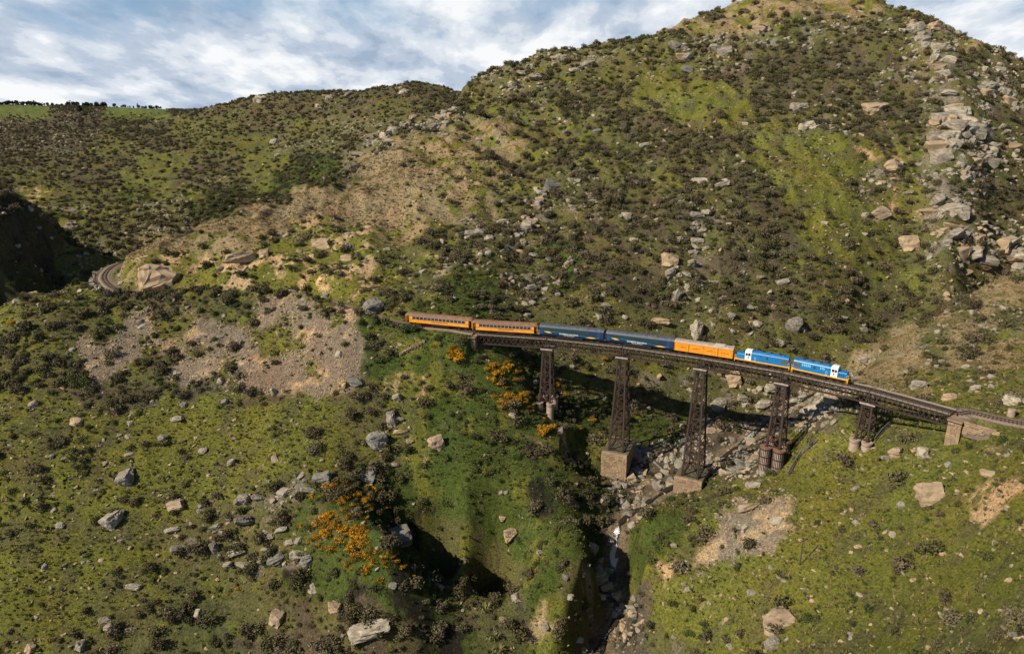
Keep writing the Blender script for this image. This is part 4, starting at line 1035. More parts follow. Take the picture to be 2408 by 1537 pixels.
for tok in BL.split():
    a, b, c = tok.split(','); u, v, w, k = int(a), int(b), int(c[:-1]), c[-1]
    p = pick(u, v+w*.2)
    if p is None: continue
    d = proj(*p)[2]; W = w/FPX*d; sp_ = SPECIAL.get((u, v)); z = zone(u, v, p.y)
    lab = sp_ or describe(LBL[k], u, v, 'small' if w < 22 else 'mid-sized' if w < 36 else 'large'); rr = random.Random(u*7+v)
    if k == 's':
        root = empty('rock_outcrop', tuple(p)); n = rr.randint(10, 15); tilt = rr.uniform(.1, .35)
        for q in range(n):
            s = W*(.09+.24*rr.random()**1.6) if q > (3 if w > 48 else 1) else W*rr.uniform(.32, .46); xx = rr.gauss(0, .24)*W; yy = rr.gauss(.1, .36)*W
            o = add('rock_slab', rr.choice(SLAB if rr.random() < .75 else SLABT), None, root)
            o.location = (xx, yy, float(hz(p.x+xx, p.y+yy))-p.z+s*.12); o.scale = (s*rr.uniform(.95, 1.35), s, s*rr.uniform(.8, 1.4)); o.rotation_euler = (tilt+rr.uniform(-.15, .15), rr.uniform(-.2, .2), rr.uniform(-.5, .5))
        tag(root, lab, 'rock outcrop', None if sp_ else 'schist outcrops on the '+z)
    else:
        lst = BIGROCK['g' if k in 'fl' else k]; me = lst[4] if k == 'f' else lst[5] if k == 'l' else rr.choice(lst[:4])
        o = add('boulder', me); s = W*.78*(.72 if k == 'f' else 1.35 if k == 'l' else .86)
        o.scale = (s, s*rr.uniform(.8, 1.1), s*rr.uniform(.85, 1.25)); o.rotation_euler = (rr.uniform(-.3, .3)+.2, rr.uniform(-.3, .3), rr.uniform(-.5, .5)+rr.choice((0, math.pi)))
        o.location = p+Vector((0, 0, s*.12)); tag(o, lab, 'boulder', None if sp_ else LBL[k]+'s on the '+z)
        NB += 1

# ------------------------------------------------------------------ plants: meshes of leaf-sized faces
SHRUBM = per_object('brown_shrub_twigs', [(.085, .068, .038), (.125, .100, .060), (.075, .075, .030), (.165, .135, .090), (.095, .092, .036), (.105, .085, .048), (.060, .056, .028), (.130, .112, .055)], .95, 0, 1.5, .35)
BUSHM = per_object('green_shrub_leaves', [(.042, .064, .018), (.066, .092, .022), (.085, .086, .032), (.046, .066, .022)], .9, 0, 1.5, .4)
GORSEM = per_object('gorse_blossom', [(.50, .22, .008), (.58, .29, .012), (.40, .20, .012), (.22, .14, .02)], .85, 0, 1.1, .5)
GORSEG = per_object('gorse_green', [(.05, .06, .012), (.09, .085, .02)], .9, 0, 1.5, .4)
GRASSM = per_object('grass_blades', [(.085, .10, .020), (.135, .15, .028), (.18, .165, .055), (.065, .080, .018), (.115, .105, .040)], .9, 0, 1, .3)
DRYM = per_object('dry_grass_blades', [(.33, .25, .13), (.25, .18, .09), (.20, .17, .07), (.38, .28, .17)], .9, 0, 1, .3)
FLAXM = per_object('flax_leaves', [(.12, .15, .05), (.22, .20, .08)], .6, 0, 1, .3)
def leaf_cloud(seed, n, lobes, size, mat, flat=.75, name='shrub', mat2=None, share2=0, twig=0):
    """n leaf-sized quads spread through the volume of several lobes, denser towards the rims"""
    r = random.Random(seed); V = []; Fs = []; mi = []
    Lb = []
    for k in range(lobes):
        a = r.uniform(0, 2*math.pi); q = r.uniform(.1, .62) if k else 0
        Lb.append((Vector((math.cos(a)*q, math.sin(a)*q, r.uniform(.22, .62)*flat)), r.uniform(.28, .5)))
    flower = [(Vector((r.gauss(0, 1), r.gauss(0, 1), abs(r.gauss(0, 1))+.2)).normalized(), r.uniform(.2, .6)) for _ in range(7)]
    for k in range(n):
        c, rad = r.choice(Lb); d = Vector((r.gauss(0, 1), r.gauss(0, 1), r.gauss(0, 1))).normalized(); p = c+Vector((d.x, d.y, d.z*flat))*rad*r.uniform(.55, 1.08)
        if p.z < -.08: p.z = -.08
        t = Vector((r.gauss(0, 1), r.gauss(0, 1), r.gauss(0, 1))).normalized(); nrm = (d+t*.9).normalized(); a = nrm.orthogonal().normalized(); b = nrm.cross(a); s = size*r.uniform(.6, 1.35); s2 = s*r.uniform(.45, 1.0)
        m = len(V); V += [p-a*s-b*s2*.6, p+a*s*.8-b*s2, p+a*s+b*s2*.7, p-a*s*.7+b*s2]; Fs.append((m, m+1, m+2, m+3))
        mi.append(1 if (mat2 and any(d.dot(f)*1.0 > 1-q for f, q in flower) and r.random() < share2) else 0)
    for k in range(twig):
        a = r.uniform(0, 2*math.pi); e = Vector((math.cos(a)*r.uniform(.2, .85), math.sin(a)*r.uniform(.2, .85), r.uniform(.4, 1.05)*flat)); s = e*.1; w = Vector((-math.sin(a), math.cos(a), 0))*.018
        m = len(V); V += [s-w, s+w, e]; Fs.append((m, m+1, m+2)); mi.append(0)
    me = mesh_np(name, V, Fs); me.materials.append(mat)
    if mat2: me.materials.append(mat2)
    me.polygons.foreach_set('material_index', mi); return me
def tuft(seed, n, mat, name, h=1.0, spread=.5, w=.05, droop=.3):
    r = random.Random(seed); V = []; Fs = []
    for k in range(n):
        a = r.uniform(0, 2*math.pi); q = r.uniform(0, .35); c = Vector((math.cos(a)*q, math.sin(a)*q, -.05)); dr = Vector((math.cos(a), math.sin(a), 0))
        t = c+dr*spread*r.uniform(.3, 1)+Vector((0, 0, h*r.uniform(.5, 1))); mid = (c+t)/2+Vector((0, 0, h*.12)); e = t-Vector((0, 0, droop*h*r.random())); ww = Vector((-dr.y, dr.x, 0))*w
        m = len(V); V += [c-ww, c+ww, mid+ww, mid-ww, e]; Fs += [(m, m+1, m+2, m+3), (m+3, m+2, m+4)]
    me = mesh_np(name, V, Fs); me.materials.append(mat); return me
M_SHRUB = [leaf_cloud(i, 420, 5+i % 3, .068, SHRUBM, .72+.08*i, 'shrub', twig=30) for i in range(5)]
M_BUSH = [leaf_cloud(20+i, 380, 5+i % 3, .068, BUSHM, .65+.05*i, 'bush') for i in range(4)]
M_GORSE = [leaf_cloud(40+i, 800, 7+i % 2, .05, GORSEG, .85, 'gorse_bush', GORSEM, .85) for i in range(4)]
M_TUFT = [tuft(60+i, 14, GRASSM, 'grass_tuft', .75, .6, .09) for i in range(3)]
M_DRY = [tuft(70+i, 16, DRYM, 'dry_grass_tuft', .9, .45, .06) for i in range(3)]
M_STONE = [rock_mesh(600+i, ROCKM if i in (1, 4) else TANM, 1, (1.1, .85, .5), 5, 'stone') for i in range(5)]
M_BLD = [rock_mesh(640+i, ROCKM if i != 3 else TANM, 2, (1.2, .9, .7), 7, 'boulder') for i in range(6)]
M_BED = [rock_mesh(700+i, [DARKM, TANM, ROCKM, ROCKM][i % 4], 2, (1.3, 1.0, .6), 7, 'stream_rock') for i in range(5)]
M_CHIP = [rock_mesh(680+i, TANM if i else ROCKM, 1, (1.3, .9, .32), 5, 'stone_chip') for i in range(4)]

# ------------------------------------------------------------------ where they grow
CA = np.abs((GX[:-1, 1:]-GX[:-1, :-1])*(GY[1:, :-1]-GY[:-1, :-1]))
cu_, cv_ = JU[:-1, :-1], JV[:-1, :-1]; cgu, cgv = GU[:-1, :-1], GV[:-1, :-1]; cY = GY[:-1, :-1]
okc = (cgu > -200) & (cgu < 2620) & (cgv > -60) & (cgv < 1750) & VIS[:-1, :-1] & (DTR[:-1, :-1] > 3.2)
ontr = np.abs(DTR[:-1, :-1])
patch = .5+.5*fbm(GX[:-1, :-1], GY[:-1, :-1], 17, 4, .6, off=200)      # clumping
patch2 = .5+.5*fbm(GX[:-1, :-1], GY[:-1, :-1], 9, 3, .6, off=240)
SCR = sample(chart(lambda c: 1. if c[9] > 3 else 0.), JU, JV)
def scatter(idx, mult, clump=None, maxY=1e9, size_far=True, seed=1, extra=None):
    g = np.random.default_rng(seed); dens = sample(chart(lambda c: c[idx]), cu_, cv_)*mult
    if clump is not None: dens = dens*clump
    if size_far: dens = dens*np.where(cY > 430, .42, 1.0)
    if extra is not None: dens = dens+extra
    lam = dens*CA*okc*(cY < maxY); cnt = g.poisson(np.clip(lam, 0, 30)); j, i = np.nonzero(cnt); n = cnt[j, i]; j = np.repeat(j, n); i = np.repeat(i, n)
    fa = g.random(len(j)); fb = g.random(len(j)); y = Yn[j]+(Yn[j+1]-Yn[j])*fb; a = An[i]+(An[i+1]-An[i])*fa; x = a*y
    return x, y, hz(x, y), g
def scatter_set(name, protos, labels, idx, mult, s0, s1, cat, seed, clump=None, maxY=1e9, sink=.1, n_ind=300, stuff=None, up=True, wild=.1, extra=None, farscale=.95, indiv=True, water=False):
    x, y, z, g = scatter(idx, mult, clump, maxY, True, seed, extra)
    if not water:
        m = np.ones(len(x), bool); fi = np.interp(x/y, An, np.arange(NA)).astype(int); fj = np.interp(y, Yn, np.arange(NY)).astype(int)
        m &= DSTR[fj, fi] > 2.2; x, y, z = x[m], y[m], z[m]
    n = len(x); sc = s0+(s1-s0)*g.random(n)**(1.8 if cat in ('stone', 'boulder') else 2.5); sc = sc*np.where(y > 430, farscale, 1.0)
    if cat == 'stone':
        fi = np.interp(x/y, An, np.arange(NA)).astype(int); fj = np.interp(y, Yn, np.arange(NY)).astype(int); sc = sc*(1-.5*SCR[fj, fi])
    rz = g.uniform(0, 2*np.pi, n); rx = g.normal(0, wild, n); ry = g.normal(0, wild, n); pi_ = g.integers(0, len(protos), n)
    u, v, d = proj(x, y, z); app = sc/d*((u > 10) & (u < 2398) & (v > 5) & (v < 1532))
    order = np.argsort(-app); ni = min(n_ind, n) if indiv else 0
    rank = np.empty(n, int); rank[order] = np.arange(n); sz = sc[:, None]*np.stack([g.uniform(.85, 1.15, n), g.uniform(.85, 1.15, n), g.uniform(.8, 1.15, n)], -1)
    a_hi = app[order[min(n-1, ni//3)]] if ni else 0; a_mid = app[order[min(n-1, 2*ni//3)]] if ni else 0
    for k in order[:ni]:
        o = bpy.data.objects.new(name, protos[pi_[k]]); COL.objects.link(o)
        o.location = (x[k], y[k], z[k]-sink*sc[k]); o.rotation_euler = (rx[k], ry[k], rz[k]); o.scale = sz[k]
        zn = zone(u[k], v[k], y[k]); o['label'] = describe(labels, u[k], v[k], 'large' if app[k] > a_hi else 'mid-sized' if app[k] > a_mid else 'small'); o['category'] = cat; o['group'] = cat+' plants on the '+zn if cat in ('shrub', 'bush', 'gorse') else cat+'s scattered on the '+zn
    rest = order[ni:]
    if stuff and len(rest): instancer(stuff[0], stuff[1], protos, np.stack([x, y, z-sink*sc], -1)[rest], np.stack([rx, ry, rz], -1)[rest], sz[rest], pi_[rest])
    return n
def instancer(name, label, protos, P, ROT, S, IDX):
    me = bpy.data.meshes.new(name); n = len(P); me.vertices.add(n); me.vertices.foreach_set('co', P.astype(np.float32).ravel())
    for nm, ty, arr in (('rot', 'FLOAT_VECTOR', ROT), ('scl', 'FLOAT_VECTOR', S), ('kind_index', 'INT', IDX)):
        at = me.attributes.new(nm, ty, 'POINT')
        at.data.foreach_set('value' if ty == 'INT' else 'vector', (arr.astype(np.int32) if ty == 'INT' else arr.astype(np.float32).ravel()))
    o = add(name, me); tag(o, label, None, None, 'stuff')
    ng = bpy.data.node_groups.new(name, 'GeometryNodeTree'); ng.interface.new_socket('Geometry', in_out='INPUT', socket_type='NodeSocketGeometry'); ng.interface.new_socket('Geometry', in_out='OUTPUT', socket_type='NodeSocketGeometry')
    N = ng.nodes; L = ng.links; gi = N.new('NodeGroupInput'); go = N.new('NodeGroupOutput'); iop = N.new('GeometryNodeInstanceOnPoints'); jn = N.new('GeometryNodeJoinGeometry')
    for pm in protos[::-1]:
        po = PROTO_OBJ[pm.name]; oi = N.new('GeometryNodeObjectInfo'); oi.transform_space = 'ORIGINAL'; oi.inputs['Object'].default_value = po; oi.inputs['As Instance'].default_value = True
        L.new(oi.outputs['Geometry'], jn.inputs[0])
    def attr(nm, ty):
        a = N.new('GeometryNodeInputNamedAttribute'); a.data_type = ty; a.inputs['Name'].default_value = nm; return a.outputs['Attribute']
    L.new(gi.outputs[0], iop.inputs['Points']); L.new(jn.outputs[0], iop.inputs['Instance']); iop.inputs['Pick Instance'].default_value = True
    L.new(attr('kind_index', 'INT'), iop.inputs['Instance Index'])
    e2r = N.new('FunctionNodeEulerToRotation'); L.new(attr('rot', 'FLOAT_VECTOR'), e2r.inputs[0]); L.new(e2r.outputs[0], iop.inputs['Rotation']); L.new(attr('scl', 'FLOAT_VECTOR'), iop.inputs['Scale'])
    L.new(iop.outputs[0], go.inputs[0]); md = o.modifiers.new('scatter', 'NODES'); md.node_group = ng
    return o
LOWM = per_object('low_heath', [(.070, .062, .028), (.100, .082, .045), (.055, .066, .020), (.13, .115, .055), (.085, .098, .024)], .95, 0, 1.5, .4)
M_LOW = [leaf_cloud(120+i, 120, 4, .13, LOWM, .6, 'low_heath') for i in range(4)]
PROTO_OBJ = {}
def proto(meshes, name, label, cat, spots, group, scale):
    """the first plants or stones of each kind, standing in the scene, that the scattered ones repeat"""
    for me, (u, v) in zip(meshes, spots):
        p = pick(u, v); o = bpy.data.objects.new(name, me); COL.objects.link(o); o.location = p; o.scale = (scale,)*3; o.rotation_euler = (0, 0, u)
        tag(o, describe(label, u, v, 'single'), cat, group); PROTO_OBJ[me.name] = o
proto(M_SHRUB, 'shrub', 'brown twiggy shrub', 'shrub', [(180, 1000), (350, 930), (640, 1010), (900, 1100), (330, 1450)], 'shrub plants', 1.5)
proto(M_BUSH, 'bush', 'green leafy bush', 'bush', [(1100, 1050), (1150, 1250), (1000, 1120), (2000, 1400)], 'bush plants', 1.1)
proto(M_GORSE, 'gorse_bush', 'gorse bush in orange flower', 'gorse', [(1075, 835), (1275, 1020), (830, 1280), (790, 1240)], 'gorse plants', 1.7)
proto(M_TUFT, 'grass_tuft', 'green grass tuft', 'grass tuft', [(500, 1000), (1900, 1250), (2100, 1300)], 'grass tufts', .5)
proto(M_DRY, 'dry_grass_tuft', 'tan dry grass tuft', 'grass tuft', [(800, 480), (900, 450), (2300, 780)], 'dry grass tufts', .7)
proto(M_STONE, 'stone', 'loose pale stone', 'stone', [(300, 1150), (450, 1200), (550, 1150), (500, 1350), (1900, 1400)], 'small loose stones', .4)
proto(M_BLD, 'boulder', 'rough pale boulder', 'boulder', [(1700, 1080), (1600, 1130), (1850, 990), (1560, 1160), (1480, 1350), (1500, 1480)], 'pale boulders', .8)
proto(M_CHIP, 'stone_chip', 'flat broken scree stone', 'stone', [(600, 850), (700, 870), (500, 800), (750, 850)], 'broken stones in the scree', .4)

print('shrub', scatter_set('shrub', M_SHRUB, 'brown shrub', 5, 2.45, .55, 3.3, 'shrub', 11, np.clip(patch*2.8-.55, .08, 2.6), stuff=('brown_scrub', 'dense brown scrub covering the hillsides')))
print('bush', scatter_set('bush', M_BUSH, 'dark green bush', 6, 3.4, .4, 2.0, 'bush', 12, np.clip(patch2*2-.1, .1, 2), stuff=('green_undergrowth', 'low dark green bushes among the scrub')))
proto(M_LOW, 'low_heath_clump', 'low brown-green heath clump', 'heath', [(420, 1060), (700, 1080), (1900, 1230), (250, 1300)], 'low heath clumps', .5)
LOWD = chart(lambda c: {'.50': .55, '.30': .75}.get('%.2f' % c[10], .45 if c[10] > .05 else .12))
def low_layer():
    g = np.random.default_rng(31); lam = sample(LOWD, cu_, cv_)*np.clip(patch2*2.6-.5, .1, 2.4)*CA*okc*(cY < 330)*.75; cnt = g.poisson(np.clip(lam, 0, 20)); j, i = np.nonzero(cnt); n = cnt[j, i]; j = np.repeat(j, n); i = np.repeat(i, n)
    y = Yn[j]+(Yn[j+1]-Yn[j])*g.random(len(j)); x = (An[i]+(An[i+1]-An[i])*g.random(len(j)))*y; m = DSTR[j, i] > 2.5; x, y = x[m], y[m]; n = len(x); z = hz(x, y); sc = .22+.75*g.random(n)**2.2
    instancer('low_heath', 'low brown and olive heath clumps covering the slopes', M_LOW, np.stack([x, y, z-.05], -1), np.stack([g.normal(0, .2, n), g.normal(0, .2, n), g.uniform(0, 6.28, n)], -1), sc[:, None]*np.stack([g.uniform(.8, 1.4, n), g.uniform(.8, 1.2, n), g.uniform(.7, 1.2, n)], -1), g.integers(0, 4, n)); print('low', n)
low_layer()
print('bed', scatter_set('stream_rock', M_BED, 'brown stream rock', 8, .35, .6, 2.1, 'boulder', 24, np.where(sample(chart(lambda c: 1. if c[8] == .14 else 0.), cu_, cv_) > .5, 1.5, 0), maxY=215, stuff=None, sink=.1, wild=.3, n_ind=110, water=True))
print('gorse', scatter_set('gorse_bush', M_GORSE, 'flowering gorse bush', 7, 1.0, .8, 1.7, 'gorse', 13, np.clip(patch2*2.6-.5, .05, 3), stuff=('far_gorse', 'orange gorse patches in flower on the hillside')))
print('boulder', scatter_set('boulder', M_BLD, 'rough pale boulder', 8, 2.6, .35, 1.7, 'boulder', 14, np.clip(patch2*2.4-.4, .05, 2.5), stuff=('boulder_field', 'many pale boulders strewn among the scrub'), sink=.05, wild=.35, n_ind=max(0, 290-NB-6), farscale=1.0, water=True))
print('stone', scatter_set('stone', M_STONE, 'x', 9, 1.25, .15, .85, 'stone', 15, np.clip(patch2*3-.8, .15, 2.5), maxY=420, stuff=('loose_stones', 'small pale stones scattered over the grass'), sink=.0, wild=.4, indiv=False, water=True))
print('tuft', scatter_set('grass_tuft', M_TUFT, 'x', 10, 2.4, .3, .9, 'grass', 16, None, maxY=240, stuff=('pasture_grass', 'tufts of green pasture grass'), sink=.0, indiv=False))
print('dry', scatter_set('dry_grass_tuft', M_DRY, 'x', 11, 1.0, .5, 1.15, 'grass', 17, np.clip(patch2*2, .2, 2), maxY=420, stuff=('dry_grass', 'tufts of tan dry grass'), sink=.0, indiv=False))

# ------------------------------------------------------------------ stream
def water_mat():
    m, nt, b = new_mat('stream_water'); N = nt.nodes
    at = N.new('ShaderNodeAttribute'); at.attribute_name = 'foam'; tc = N.new('ShaderNodeTexCoord')
    mp = N.new('ShaderNodeMapping'); mp.inputs['Scale'].default_value = (1, 1, .35); link(nt, tc.outputs['Object'], mp.inputs[0])
    n = N.new('ShaderNodeTexNoise'); n.inputs['Scale'].default_value = 3.6; n.inputs['Detail'].default_value = 8; n.inputs['Roughness'].default_value = .7; link(nt, mp.outputs[0], n.inputs['Vector'])
    ad = N.new('ShaderNodeMath'); ad.operation = 'ADD'; link(nt, at.outputs['Fac'], ad.inputs[0]); link(nt, n.outputs['Fac'], ad.inputs[1])
    r = N.new('ShaderNodeValToRGB'); e = r.color_ramp.elements; e[0].position = .86; e[0].color = (.030, .024, .014, 1); e[1].position = 1.12; e[1].color = (.50, .53, .55, 1); link(nt, ad.outputs[0], r.inputs[0])
    link(nt, r.outputs[0], b.inputs['Base Color']); b.inputs['Roughness'].default_value = .12
    bp = N.new('ShaderNodeBump'); bp.inputs['Strength'].default_value = .5; bp.inputs['Distance'].default_value = .15; link(nt, n.outputs['Fac'], bp.inputs['Height']); link(nt, bp.outputs[0], b.inputs['Normal'])
    return m
def stream():
    V = []; Fs = []; foam = []; n = len(SPT); W = 7
    sl_ = np.gradient(SPT[:, 2])/np.maximum(np.hypot(np.gradient(SPT[:, 0]), np.gradient(SPT[:, 1])), .05)
    for k in range(n):
        a = SPT[max(k-1, 0)]; b = SPT[min(k+1, n-1)]; d = Vector((b[0]-a[0], b[1]-a[1], 0)); d = d.normalized() if d.length > 1e-6 else Vector((1, 0, 0)); q = Vector((-d.y, d.x, 0))
        w = (.68+.25*math.sin(k*.31)+.2*math.sin(k*.9)); st_ = float(np.clip(-sl_[k]*.75, 0, .62))
        for j in range(W):
            t = j/(W-1)*2-1; V.append((SPT[k, 0]+q.x*w*t, SPT[k, 1]+q.y*w*t, SPT[k, 2]-.12+.05*math.sin(k*1.7+j)-.08*t*t)); foam.append(.15+st_*.65+.12*math.sin(k*.6)-.15*t*t)
        if k:
            for j in range(W-1): Fs.append(((k-1)*W+j, (k-1)*W+j+1, k*W+j+1, k*W+j))
    me = mesh_np('stream', V, Fs); me.polygons.foreach_set('use_smooth', [True]*len(Fs)); at = me.attributes.new('foam', 'FLOAT', 'POINT'); at.data.foreach_set('value', foam)
    o = add('stream_water', me, water_mat()); tag(o, 'rocky mountain stream falling through the gorge', None, None, 'structure')
stream()

# ------------------------------------------------------------------ poles, walls, fence
POLE = simple('pole_timber', (.06, .05, .042), .9)
def pole(u, v, h, label, tilt=0):
    p = pick(u, v)
    if p is None: return
    root = empty('telegraph_pole', tuple(p)); root.rotation_euler = (0, tilt, .5); tag(root, label, 'pole', 'old telegraph poles')
    MB().cyl((0, 0, -.5), .13, h+.5, 8, .09).build('mast', POLE, root)
    for z in (h-.35, h-.8): beam('crossarm', (-.75, .12, z), (.75, .12, z), .1, .1, POLE, root)
    for x in (-.65, -.3, .3, .65): MB().cyl((x, .12, h-.3), .04, .16, 6).build('insulator', simple('insulator', (.5, .5, .48), .3), root)
pole(231, 688, 6.5, 'telegraph pole on the grass left of the railway curve'); pole(214, 640, 6, 'telegraph pole partway along the outside of the railway curve'); pole(246, 622, 6, 'farthest telegraph pole, behind the top of the railway curve')
pole(1881, 1327, 6.2, 'thin telegraph pole alone on the right grass bank'); pole(2418, 1380, 6.5, 'leaning telegraph pole at the right edge of the bank', -.22)
pole(1337, 800, 5, 'short pole among bushes left of the viaduct') if False else None
def retaining_fence(pts, h, label, spacing=.42):
    root = empty('retaining_fence', tuple(pts[0])); root.location = (0, 0, 0); tag(root, label, 'fence', 'old rail fences holding the right bank')
    FM = simple('weathered_rail', (.16, .15, .15), .7, .2)
    for a, b in zip(pts[:-1], pts[1:]):
        L = (b-a).length; n = max(2, int(L/spacing))
        for k in range(n):
            p = a.lerp(b, k/n); z = float(hz(p.x, p.y)); beam('upright', (p.x, p.y, z-.4), (p.x-.25, p.y+.05, z+h), .09, .09, FM, root)
        za = float(hz(a.x, a.y)); zb = float(hz(b.x, b.y))
        for q in (.95, .5): beam('top_rail', (a.x-.2*q, a.y, za+h*q), (b.x-.2*q, b.y, zb+h*q), .1, .1, FM, root)
retaining_fence([pick(1853, 1122), pick(1868, 1095), pick(1885, 1070), pick(1920, 1042)], 1.5, 'row of close-set rail uprights right of the strapped cylinders')
retaining_fence([pick(2058, 1040), pick(2075, 1018), pick(2095, 1000)], 1.3, 'row of rail uprights right of the short tower')
def dry_wall(uvs, label, h=.9):
    pts = [pick(*q) for q in uvs]; root = empty('dry_stone_wall'); tag(root, label, 'stone wall'); rr = random.Random(5)
    for a, b in zip(pts[:-1], pts[1:]):
        n = max(1, int((b-a).length/.7))
        for k in range(n):
            p = a.lerp(b, (k+.5)/n)
            for q in range(2):
                z = float(hz(p.x, p.y)); d = b-a
                m = Matrix.Translation((p.x, p.y, z+.2+q*.42))@Matrix.Rotation(math.atan2(d.y, d.x)+rr.uniform(-.2, .2), 4, 'Z')@Matrix.Diagonal((.75, .7, .42, 1)); add('stone', rr.choice(STONES), None, root, m)
dry_wall([(768, 728), (800, 731), (835, 736), (865, 742)], 'low dry stone wall above the scree'); dry_wall([(940, 838), (965, 822), (985, 812), (1000, 804)], 'low edging of stones along the grassy shelf below the carriages')

# flax with strap leaves, round bush on the left slope
FL = [tuft(80+i, 46, FLAXM, 'flax_leaves', 1.0, .75, .035, .7) for i in range(2)]
for k, (u, v, s) in enumerate([(1128, 1400, 2.6), (1140, 1436, 2.4), (1160, 1500, 2.4), (1120, 1370, 1.8), (1175, 1530, 2.0)]):
    p = pick(u, v); o = add('flax_plant', FL[k % 2]); o.location = p; o.scale = (s,)*3; o.rotation_euler = (0, 0, k)
    tag(o, ['large pale flax clump on the right wall of the dark gully', 'flax clump just below the large one in the gully', 'flax clump near the bottom edge of the gully', 'uppermost small flax clump above the gully', 'lowest flax clump at the picture bottom'][k], 'flax', 'flax clumps on the gully side')
RB_ = [leaf_cloud(90, 900, 9, .045, BUSHM, .95, 'round_bush')]
p = pick(190, 905); o = add('round_bush', RB_[0]); o.location = p; o.scale = (3.6, 3.6, 3.9); tag(o, 'large rounded dark green bush at the left end of the scree', 'bush')
s0 = s_near(Vector(bpz(1000, 763, 0))); ordn = ['first', 'second', 'third', 'fourth', 'fifth', 'sixth', 'seventh', 'eighth', 'ninth', 'tenth', 'eleventh', 'twelfth']
for k in range(12):
    q = s0-.5-k*1.9; pq = tr_at(q)-perp(tr_dir(q))*(3.9+.8*math.sin(k*2.3)); z = float(hz(pq.x, pq.y)); s_ = 2.5+.7*math.sin(k*1.7)
    o = add('bush', M_BUSH[k % 4] if k % 3 else M_SHRUB[k % 5]); o.location = (pq.x, pq.y, z-.2); o.scale = (s_, s_, s_*1.15); o.rotation_euler = (0, 0, k)
    tag(o, ordn[k]+' trackside bush counting left from the tail of the last yellow carriage', 'bush', 'dark bushes beside the tail of the last carriage')
GLIST = [(1075,835,3.0),(1068,818,2.2),(1082,850,2.4),(1158,862,2.6),(1172,878,3.0),(1186,870,2.4),(1160,898,2.6),(1178,905,2.4),(1198,862,2.0),(1215,875,2.0),(1195,935,2.6),(1215,945,2.8),(1180,945,2.0),(1232,930,2.4),
 (1275,1015,3.6),(1392,990,2.0),(1310,905,2.0),(1328,930,1.8),(1420,845,2.2),(1450,838,2.0),(1110,800,1.6),(1060,357,2.2),(1781,660,1.4),
 (770,1150,2.2),(790,1140,2.0),(815,1155,2.4),(840,1165,2.2),(860,1180,2.0),(760,1165,1.8),(880,1150,1.6),(800,1185,2.0),(870,1200,1.8),(905,1195,1.5),(820,1215,1.8),
 (745,1235,2.4),(765,1228,2.6),(790,1240,2.8),(815,1250,2.8),(835,1262,2.8),(850,1248,2.6),(770,1255,2.4),(800,1275,2.6),(825,1290,2.8),(850,1285,2.6),(845,1310,2.4),(870,1295,2.2),(780,1290,2.0),(740,1265,1.8),(875,1320,2.0),(930,1320,1.6),(905,1310,1.6),(945,1335,1.5),(890,1365,1.4),(860,1340,1.8),(815,1330,1.6),(560,1385,1.2),(27,760,1.6),(35,770,1.4)]
rg = random.Random(44); GLIST += [(u+rg.gauss(0, 16), v+rg.gauss(0, 12), s*rg.uniform(.35, .8)) for (u, v, s) in GLIST[:16]+GLIST[23:56] for _ in (0, 1, 2)]
for k, (u, v, s) in enumerate(GLIST):
    p = pick(u, v)
    if p is None: continue
    zn = zone(u, v, p.y); o = add('gorse_bush', M_GORSE[k % 4]); o.location = p-Vector((0, 0, .1)); rr = random.Random(k); s *= rr.uniform(.66, 1.0); o.scale = (s, s, s*rr.uniform(.8, 1.1)); o.rotation_euler = (0, 0, k*1.3)
    lb = {(1060, 357): 'single orange gorse bush on the tan shoulder of the big hill', (1781, 660): 'single orange gorse bush in the brown scrub of the big hill', (1275, 1015): 'largest upright orange gorse bush left of the big masonry pier'}.get((u, v))
    tag(o, lb or describe('flowering orange gorse', u, v, 'large' if s > 1.4 else 'mid-sized' if s > 1.1 else 'small'), 'gorse', None if lb else 'gorse plants on the '+zn)

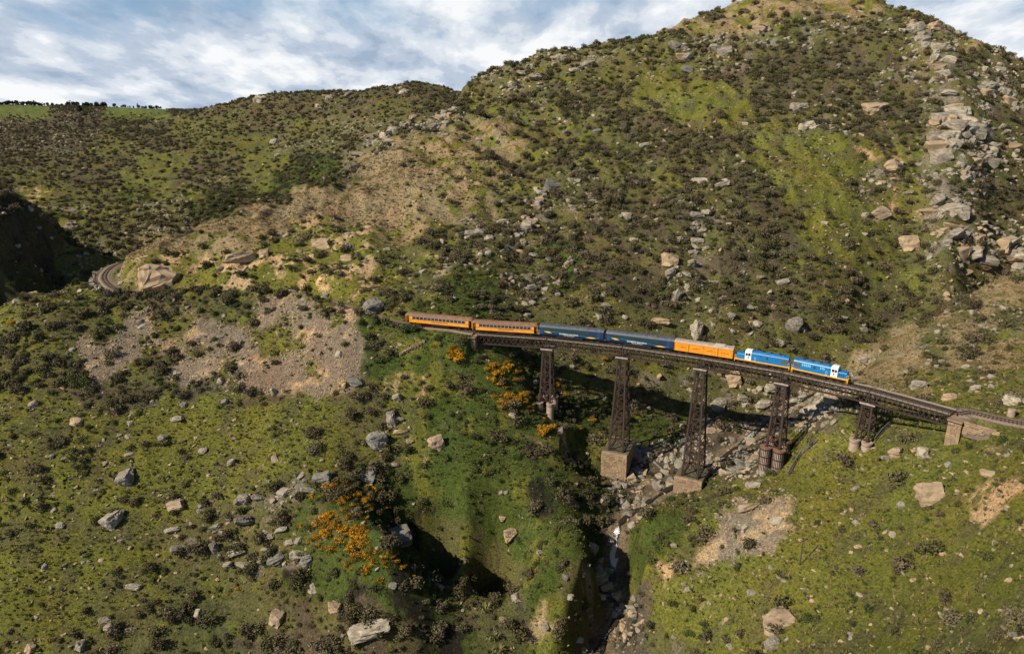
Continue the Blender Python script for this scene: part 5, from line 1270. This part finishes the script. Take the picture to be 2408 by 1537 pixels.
# ------------------------------------------------------------------ trees on the far plateau
TREEM = per_object('far_pine_foliage', [(.018, .028, .018), (.026, .038, .020), (.02, .03, .024)], .95, 0, .3, .3)
TR_M = [leaf_cloud(300+i, 260, 5, .12, TREEM, 1.15, 'crown') for i in range(4)]; TR_P = [leaf_cloud(310+i, 200, 3, .12, TREEM, 1.9, 'crown') for i in range(2)]
TRK = MB().cyl((0, 0, -.5), .05, 1.3, 6, .03).mesh('trunk'); TRK.materials.append(POLE)
def skyline(u):
    a = (u-CU)/FPX/(cp+sp*.3); i = int(np.interp(a, An, np.arange(NA))); m = (Yn > 1050) & (Yn < 2300); j = np.nonzero(m)[0][np.argmax(EL[m, i])]; return Vector((An[i]*Yn[j], Yn[j], 0))
rr = random.Random(12); k = 0
spans = [(0, 22, 8, 248), (22, 118, 17, 249), (120, 158, 6, 250), (165, 172, 2, 252), (174, 188, 5, 252), (190, 262, 20, 254), (268, 292, 6, 254), (296, 330, 4, 256), (332, 365, 3, 257), (338, 388, 12, 257), (-60, 0, 8, 247)]
for (a, b, w, v) in spans:
    x = a
    while x < b:
        hpx = (13 if w in (17, 20, 2, 5) else 9)*rr.uniform(.55, 1.2)
        p = skyline(x)+Vector((0, rr.uniform(-15, 5), 0)); p.z = float(hz(p.x, p.y)); s = hpx/FPX*p.y*.58
        root = empty('plateau_tree', tuple(p)); tall = w in (2, 3, 4)
        root.scale = (s*(.55 if tall else .95), s*.9, s); root.rotation_euler = (0, 0, rr.uniform(0, 6))
        add('crown', rr.choice(TR_P if tall else TR_M), None, root).location = (0, 0, .12); add('trunk', TRK, None, root)
        tag(root, ('narrow tree standing apart on the far green plateau skyline' if tall else 'dark tree in the long shelter belt on the far plateau skyline'), 'tree', 'narrow skyline trees' if tall else 'skyline shelter belt trees')
        x += rr.uniform(2.0, 6.5)*(1.8 if tall else 1)
p = Vector(bpY(190, 272, 900)); p.z = float(hz(p.x, p.y)); root = empty('lone_tree', tuple(p)); root.scale = (5.5, 5.5, 8.5)
add('crown', TR_M[1], None, root).location = (0, 0, .1); add('trunk', TRK, None, root); tag(root, 'lone dark tree on the far crag below the plateau', 'tree')
